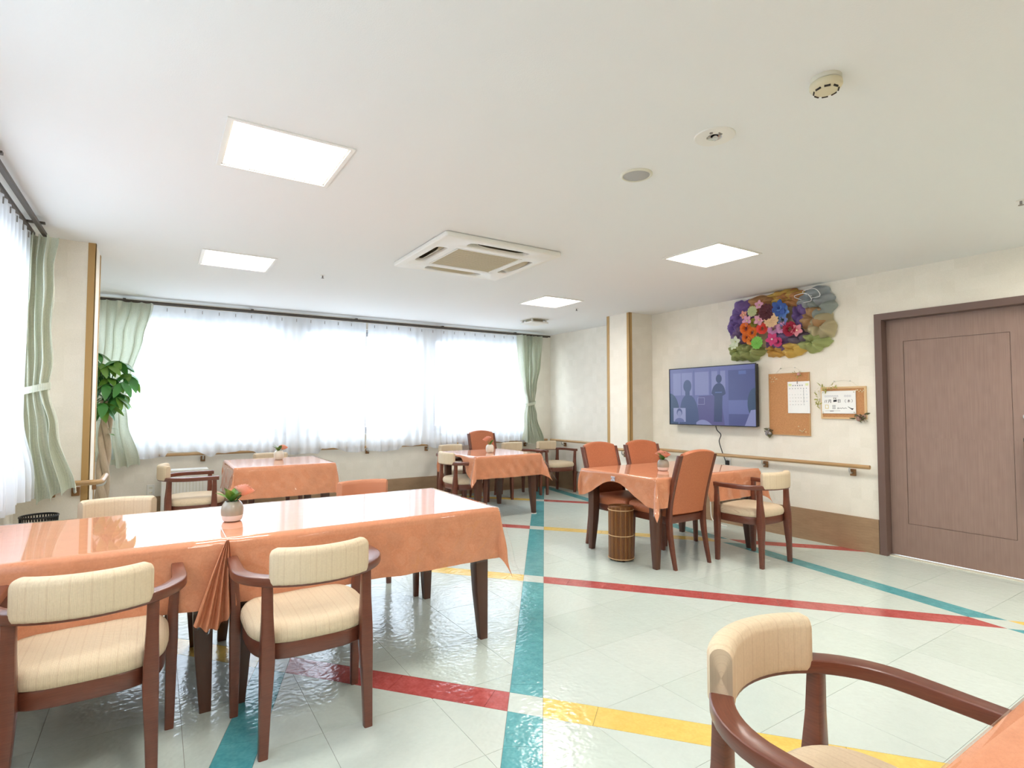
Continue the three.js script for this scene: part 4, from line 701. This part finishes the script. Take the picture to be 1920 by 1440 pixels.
// ---- tulle and flower decoration
{
  const t = thing('flower_decoration', 'large wall decoration of coloured tulle puffs and artificial flowers above the television', 'decoration', [XR - 0.01, 2.06, -3.135]);
  // tulle(ay, az: centre; ry, rz: half sizes; colour): a puffed, ruffled loop of net fabric
  const tulle = (cy, cz, ry, rz, color, seed, depth = 0.10, through = 0.45) => {
    const r = rng(seed), ph = r() * 6, k1 = 3 + Math.floor(r() * 3), mat = phys({ color: new THREE.Color(color).lerp(new THREE.Color('#ffffff'), 0.1), roughness: 0.85, transmission: through, thickness: 0, specularIntensity: 0.2, side: THREE.DoubleSide });
    obj('tulle_puff', gridGeo(60, 14, (u, v) => { const a = u * PI * 2, ruff = 1 + 0.09 * v * Math.sin(k1 * a + ph) + 0.05 * v * Math.sin(2.3 * k1 * a + ph * 2); const d = depth * (Math.sin(PI * Math.min(1, 0.12 + v * 0.9)) * (0.8 + 0.25 * Math.sin(3 * a + ph)) + 0.16 * v * Math.sin(k1 * 2 * a)); return V(-Math.max(0.004, d), cy + Math.sin(a) * ry * v * ruff, cz + Math.cos(a) * rz * v * ruff); }), mat, t);
  };
  const P = '#8a66bc', G = '#b2bd70', Yl = '#f0cb58', O = '#dfa056', Gr = '#b2babe', Br = '#cdbd92';
  [[0.16, -0.38, 0.16, 0.15, P, 1], [0.04, -0.47, 0.1, 0.1, P, 2], [-0.06, -0.40, 0.12, 0.14, '#8f6aa0', 3], [-0.22, -0.44, 0.11, 0.12, G, 4], [-0.24, -0.30, 0.1, 0.16, '#a8b060', 5], [0.24, -0.16, 0.09, 0.19, '#d29a58', 6], [0.27, 0.08, 0.08, 0.2, Yl, 7], [0.24, 0.14, 0.1, 0.16, O, 8], [0.20, 0.36, 0.12, 0.19, Gr, 9], [0.11, 0.42, 0.11, 0.14, '#a8b2ac', 10], [0.07, 0.24, 0.15, 0.09, P, 11], [0.02, 0.36, 0.14, 0.15, '#d0a066', 12], [-0.06, 0.42, 0.15, 0.14, '#cfc296', 13], [-0.20, 0.34, 0.1, 0.17, G, 14], [-0.25, 0.16, 0.08, 0.14, Yl, 15], [-0.25, -0.02, 0.07, 0.11, '#dfae3c', 16], [-0.16, 0.02, 0.12, 0.16, '#8060a0', 17], [-0.14, 0.22, 0.09, 0.13, '#75607c', 18], [0.03, 0.0, 0.24, 0.36, Br, 19, 0.05]].forEach(([a, b, c, d, col, s, dep]) => tulle(a, b, c, d, col, 700 + s, dep));
  // flowers
  const rose = (n, R) => mergeGeometries(Array.from({ length: n }, (_, i) => { const a = i * 2.4, q = Math.sqrt((i + 0.5) / n); return gridGeo(5, 4, (u, v) => { const w = (u - 0.5) * lerp(1.6, 1.3, q), rad = R * (q * 0.5 + 0.55 * q * v * v), ht = R * (0.25 + 0.55 * v * (1.2 - q)); return V(-ht, Math.sin(a + w) * rad, Math.cos(a + w) * rad); }); }));
  const daisy = (n, R) => mergeGeometries(Array.from({ length: n }, (_, i) => { const a = (i / n) * PI * 2; return gridGeo(3, 4, (u, v) => { const s = (u - 0.5) * R * 0.75 * Math.sin(PI * Math.min(0.95, v * 0.8 + 0.12)), l = v * R; return V(-0.2 * R - 0.35 * R * Math.sin(v * 2) + Math.abs(u - 0.5) * 0.1 * R, Math.sin(a) * l + Math.cos(a) * s, Math.cos(a) * l - Math.sin(a) * s); }); }));
  const kinds = { rose: rose(16, 1), five: daisy(5, 1), many: mergeGeometries([daisy(12, 1), daisy(9, 0.7).translate(-0.15, 0, 0), daisy(6, 0.4).translate(-0.3, 0, 0)]), six: daisy(6, 1) };
  const bloom = (cy, cz, R, kind, color, center) => { const f = obj('flower', kinds[kind], petal(color), t); f.position.set(-0.09, cy, cz); f.scale.setScalar(R * 1.12); f.rotation.x = cy * 40; if (center) obj('flower_centre', new THREE.SphereGeometry(0.16, 10, 8).translate(-0.42, 0, 0), std({ color: center, roughness: 0.8 }), f); };
  [[0.215, -0.135, 0.045, 'five', '#f0b3cf', '#f2e6a0'], [0.14, -0.31, 0.04, 'five', '#f0a58c', '#f7e2b0'], [0.16, -0.21, 0.05, 'many', '#c9d29a'], [0.075, -0.27, 0.05, 'five', '#eeb0ce', '#f5e9b8'], [0.065, -0.135, 0.055, 'five', '#f3b2c8', '#f0d9a0'], [0.045, -0.2, 0.045, 'rose', '#97902e'], [0.13, -0.05, 0.075, 'many', '#5a1626'], [0.15, 0.08, 0.075, 'six', '#3f63b4', '#2a3f80'], [0.11, 0.12, 0.06, 'six', '#5d86cf', '#344f94'], [0.045, -0.0, 0.07, 'many', '#f5cfa0'], [0.02, 0.11, 0.05, 'six', '#7f8fd0', '#556'], [0.03, 0.075, 0.05, 'rose', '#2f5a3c'], [-0.005, -0.29, 0.06, 'rose', '#ee7a22'], [-0.055, -0.22, 0.055, 'rose', '#f08428'], [-0.025, -0.11, 0.055, 'rose', '#ef5040'], [-0.1, -0.28, 0.05, 'rose', '#e2761f'], [-0.13, -0.24, 0.045, 'rose', '#eda04a'], [-0.045, 0.01, 0.055, 'rose', '#d79ac4'], [-0.04, 0.095, 0.055, 'rose', '#dfa2c8'], [-0.065, 0.175, 0.065, 'rose', '#b0163e'], [-0.085, 0.25, 0.055, 'five', '#f09aa4', '#ffe0c8'], [-0.165, -0.16, 0.06, 'many', '#7cc24c'], [-0.145, -0.0, 0.06, 'five', '#d83f7d', '#f6d7e0'], [-0.175, 0.05, 0.045, 'rose', '#d84a82'], [-0.13, -0.41, 0.055, 'five', '#e7eed4', '#dfe8b8'], [-0.17, -0.44, 0.04, 'five', '#dfe9c8', '#e8edc8'], [-0.12, -0.19, 0.035, 'five', '#f6c2b8', '#fff']].forEach((q) => bloom(...q));
  for (const [y, z, s] of [[0.19, 0.30, 1], [0.22, 0.38, 0.8]]) obj('ribbon_loop', tube([V(-0.08, y, z), V(-0.1, y + 0.05, z - 0.08), V(-0.1, y + 0.06, z + 0.04), V(-0.09, y - 0.01, z + 0.08), V(-0.09, y - 0.02, z)], 0.003, 30, 6), M.paper, t);
}

// ================================================================ SMALL THINGS
// ---- vases and flowers
const glazeTop = phys({ color: '#9c9484', roughness: 0.25, clearcoat: 0.6, clearcoatRoughness: 0.1 }), glazeBand = phys({ color: '#e2d6cf', roughness: 0.3, clearcoat: 0.5 });
const vaseWhite = phys({ color: '#d9d2c2', roughness: 0.3, clearcoat: 0.5 });
function vase(label, x, z, top = glazeTop, band = glazeBand) {
  const t = thing('vase', label, 'vase', [x, TOP + 0.0015, z], 0, 'small table vases');
  obj('foot_band', lathe([[0.0001, 0], [0.036, 0], [0.041, 0.004], [0.0455, 0.016], [0.0478, 0.028]], 40), band, t);
  obj('body', lathe([[0.0478, 0.028], [0.0495, 0.042], [0.0492, 0.056], [0.046, 0.072], [0.039, 0.085], [0.033, 0.091], [0.0305, 0.0925], [0.029, 0.091], [0.033, 0.08], [0.042, 0.066], [0.044, 0.045], [0.03, 0.01], [0.0001, 0.008]], 40), top, t);
}
const rosePetals = (R) => mergeGeometries(Array.from({ length: 20 }, (_, i) => { const a = i * 2.4, q = Math.sqrt((i + 0.5) / 20); return gridGeo(6, 6, (u, v) => { const w = (u - 0.5) * lerp(2.2, 1.5, q), rad = R * (0.12 + 0.82 * q) * Math.sin(0.25 + 1.55 * v) * (1 + 0.25 * q * v * v), ht = R * (1.35 * v * (1 - 0.28 * q) - 0.2 * q * v * v * v + 0.05 * Math.sin(u * 9 + i) * v); return V(Math.cos(a + w) * rad, ht, Math.sin(a + w) * rad); }); }));
const peachRose = rosePetals(0.042), posyLeaf = leafGeo(0.085, 0.046, 0.25, 0.15);
function sprig(label, x, z, turn, { stems = [[0.045, 0.055, 0.02]], leaves = 5, height = 0.05, color = '#f4b79e' } = {}) {
  const t = thing('artificial_flower', label, 'flower', [x, TOP + 0.0015, z], turn, 'artificial flowers in table vases'), r = rng(Math.round((x + 9) * 1000));
  for (const [dx, dy, dz] of stems) {
    const f = obj('bloom', peachRose, petal(color), t); f.position.set(dx, 0.093 + dy - 0.01, dz); f.rotation.set(dz * 8, 0.4, -dx * 9);
    obj('stem', tube([V(0, 0.02, 0), V(dx * 0.2, 0.08, dz * 0.2), V(dx * 0.95, 0.093 + dy - 0.008, dz)], 0.0022, 12, 6), M.leaf, t);
  }
  for (let k = 0; k < leaves; k++) { const l = obj('leaf', posyLeaf, k % 2 ? M.leaf : M.leafLight, t); l.position.set(-0.005, 0.088, 0); l.rotation.order = 'YXZ'; l.rotation.set(-0.6 - r() * 0.6, -1.2 + k * 0.75 + r() * 0.4 - 1.4, 0); }
}
vase('round grey vase with a pale foot, on the join of the long tables', 0.318, -2.965);
sprig('peach rose and green leaves in the vase on the join of the long tables', 0.318, -2.965, 0.55, { stems: [[0.05, 0.03, 0.0], [0.03, 0.035, 0.03]], leaves: 7 });
vase('small pale vase on the square table beside the white heater', 1.08, -6.13, vaseWhite, vaseWhite);
sprig('peach blossom and dark leaves in the vase beside the white heater', 1.08, -6.13, 0.4, { stems: [[0.04, 0.015, 0.0]], leaves: 4 });
vase('small pale vase on the square table near the corner', 3.365, -5.70, vaseWhite, vaseWhite);
sprig('peach flower standing in the vase near the corner', 3.365, -5.70, 2.6, { stems: [[0.02, 0.06, 0.0], [0.035, 0.05, 0.01]], leaves: 2 });
vase('grey vase with a pale foot, on the oblong table beside the television', 3.665, -3.285);
sprig('small mixed peach blooms in the vase on the table beside the television', 3.665, -3.285, 0.5, { stems: [[0.03, 0.02, 0.0], [-0.01, 0.03, 0.015], [0.01, 0.035, -0.02]], leaves: 4 });

// ---- bamboo basket
{
  const t = thing('bamboo_basket', 'tall round brown bamboo basket with a woven lid at the table end', 'basket', [3.238, 0, -3.36]);
  const R = 0.1, H = 0.435, a = phys({ color: '#7c4a22', roughness: 0.35, clearcoat: 0.3 }), b = phys({ color: '#94602e', roughness: 0.35, clearcoat: 0.3 });
  const slat = sweep([V(0, 0.012, 0), V(0, H, 0)], () => [0.0105, 0.005], { up: V(0, 0, 1), r: 0.002 });
  for (let k = 0; k < 48; k++) { const q = (k / 48) * PI * 2, m = obj('slat', slat, k % 3 ? a : b, t); m.position.set(Math.cos(q) * R, 0, Math.sin(q) * R); m.rotation.y = -q + PI / 2; }
  for (const y of [0.02, 0.205, H - 0.025]) obj('band', new THREE.TorusGeometry(R + 0.004, 0.0035, 6, 48).rotateX(PI / 2).translate(0, y, 0), M.pinePale, t);
  obj('liner', lathe([[0.0001, 0.014], [R - 0.006, 0.014], [R - 0.006, H - 0.004]], 40), a, t);
  const lid = obj('lid', lathe([[R - 0.002, H - 0.012], [R - 0.002, H - 0.002], [0.0001, H - 0.004]], 40), a, t);
  for (let k = 1; k < 9; k++) obj('lid_coil', new THREE.TorusGeometry(k * 0.0115, 0.0038, 6, 32).rotateX(PI / 2).translate(0, H - 0.002, 0), k % 2 ? b : a, lid);
  for (let k = 0; k < 4; k++) { const q = k * PI / 2 + 0.5; obj('foot', cyl(0.01, 0.01, 0.016, Math.cos(q) * 0.08, 0.008, Math.sin(q) * 0.08, 10), M.dark, t); }
}
// ---- waste basket
{
  const t = thing('waste_basket', 'tall black mesh waste basket below the side window', 'bin', [-0.60, 0, -4.52]);
  const H = 0.575, R = (y) => lerp(0.075, 0.094, y / H), n = 40;
  const wires = []; for (let k = 0; k < n; k++) { const q = (k / n) * PI * 2; for (const s of [1, -1]) wires.push(new THREE.TubeGeometry(new THREE.LineCurve3(V(Math.cos(q) * R(0), 0.01, Math.sin(q) * R(0)), V(Math.cos(q + s * 0.5) * R(H), H - 0.01, Math.sin(q + s * 0.5) * R(H))), 1, 0.0022, 5)); }
  const mesh = obj('wire_mesh', wires, M.black, t); mesh.userData.kind = 'stuff';
  obj('rim', new THREE.TorusGeometry(R(H), 0.006, 8, 48).rotateX(PI / 2).translate(0, H - 0.006, 0), M.black, t);
  obj('liner', lathe([[0.0001, 0.006], [0.073, 0.006], [0.086, 0.42]], 32), M.black, t);
}
// ---- heater
{
  const t = thing('heater', 'white upright panel heater against the wall below the wide window', 'heater', [0.27, 0, -6.83]);
  obj('casing', rbox(0.42, 0.54, 0.17, 0, 0.30, 0, 0.012), M.white, t);
  obj('top_plate', rbox(0.43, 0.022, 0.185, 0, 0.581, 0, 0.006), M.white, t);
  for (let k = 0; k < 12; k++) obj('fin', rbox(0.006, 0.42, 0.006, -0.165 + k * 0.03, 0.30, 0.087, 0.002), M.offwhite, t);
  obj('base', box(0.40, 0.03, 0.15, 0, 0.015, 0), M.offwhite, t);
}
{ const t = thing('wall_outlet', 'pale wall outlet low on the wall next to the white heater', 'outlet', [-0.03, 0.36, ZB]); obj('plate', rbox(0.07, 0.12, 0.008, 0, 0, 0.004, 0.003), M.white, t); for (const y of [0.025, -0.025]) obj('socket', box(0.03, 0.02, 0.003, 0, y, 0.0085), M.offwhite, t); }
// ---- potted tree
{
  const t = thing('potted_tree', 'leafy potted money tree with a braided trunk behind the window pier', 'plant', [-0.40, 0, -6.25]), r = rng(90);
  obj('pot', lathe([[0.0001, 0], [0.12, 0], [0.13, 0.02], [0.155, 0.26], [0.16, 0.28], [0.145, 0.28], [0.14, 0.25], [0.0001, 0.25]], 40), M.white, t);
  obj('soil', lathe([[0.142, 0.25], [0.07, 0.262], [0.0001, 0.265]], 28), M.dark, t);
  for (let k = 0; k < 3; k++) { const pts = []; for (let j = 0; j <= 12; j++) { const y = 0.25 + j * 0.088, q = k * 2.094 + j * 0.62; pts.push(V(Math.cos(q) * 0.028 + 0.02 * j / 12, y, Math.sin(q) * 0.028)); } obj('trunk', sweep(new THREE.CatmullRomCurve3(pts).getPoints(48), (u) => [lerp(0.062, 0.045, u), lerp(0.062, 0.045, u)], { up: V(0.3, 0, 1), shape: circle(9), crease: 1, uvAlong: true }), M.bark, t); }
  const big = leafGeo(0.2, 0.082, 0.12, 0.3), twigs = [];
  for (let k = 0; k < 24; k++) {
    const q = r() * 6.28, up = 0.0 + r() * 0.56, rad = 0.05 + r() * 0.15, base = V(0.02, 1.25 + r() * 0.1, 0), tip = V(Math.cos(q) * rad + 0.03, 1.25 + up, Math.sin(q) * rad);
    obj('twig', tube([base, base.clone().lerp(tip, 0.5).add(V(0, 0.03, 0)), tip], 0.004, 10, 6), M.leaf, t);
    for (let j = 0; j < 6; j++) { const l = obj('leaf', big, r() < 0.8 ? M.leaf : M.leafLight, t), s = 0.65 + r() * 0.4; l.position.copy(tip); l.rotation.order = 'YXZ'; l.rotation.set(0.75 + r() * 0.7 - 0.6, (j / 6) * 6.28 + r() * 0.7, (r() - 0.5) * 0.5); l.scale.setScalar(s); }
  }
  for (const [y, q] of [[1.0, 0.6], [0.92, 2.6], [1.12, 4.2], [1.05, 1.4]]) { const l = obj('leaf', big, M.leafLight, t); l.position.set(0.03 * Math.cos(q), y, 0.03 * Math.sin(q)); l.rotation.order = 'YXZ'; l.rotation.set(-0.2, q, 0); l.scale.setScalar(0.55); }
}
// ---- bits on the cloths
{ const t = thing('tablecloth_clip', 'small clear plastic clip holding up the cloth beside the bamboo basket', 'clip', [3.195, 0.655, -3.40]); obj('jaw', rbox(0.012, 0.034, 0.03, 0, 0, 0, 0.005), M.clip ??= phys({ color: '#e9eaf4', roughness: 0.1, transmission: 0.5, thickness: 0 }), t); for (const [y, z] of [[0.014, -0.012], [0.014, 0.012], [-0.012, -0.014], [-0.012, 0.014]]) obj('petal', new THREE.SphereGeometry(0.009, 8, 6).translate(-0.006, y, z), M.clip, t); }
tag(obj('paper_tag', rbox(0.032, 0.0012, 0.018), M.paper), 'small white tag on the orange cloth before the lone armchair', 'tag').position.set(1.272, TOP + 0.0012, -0.315);
renderer.render(scene, camera);
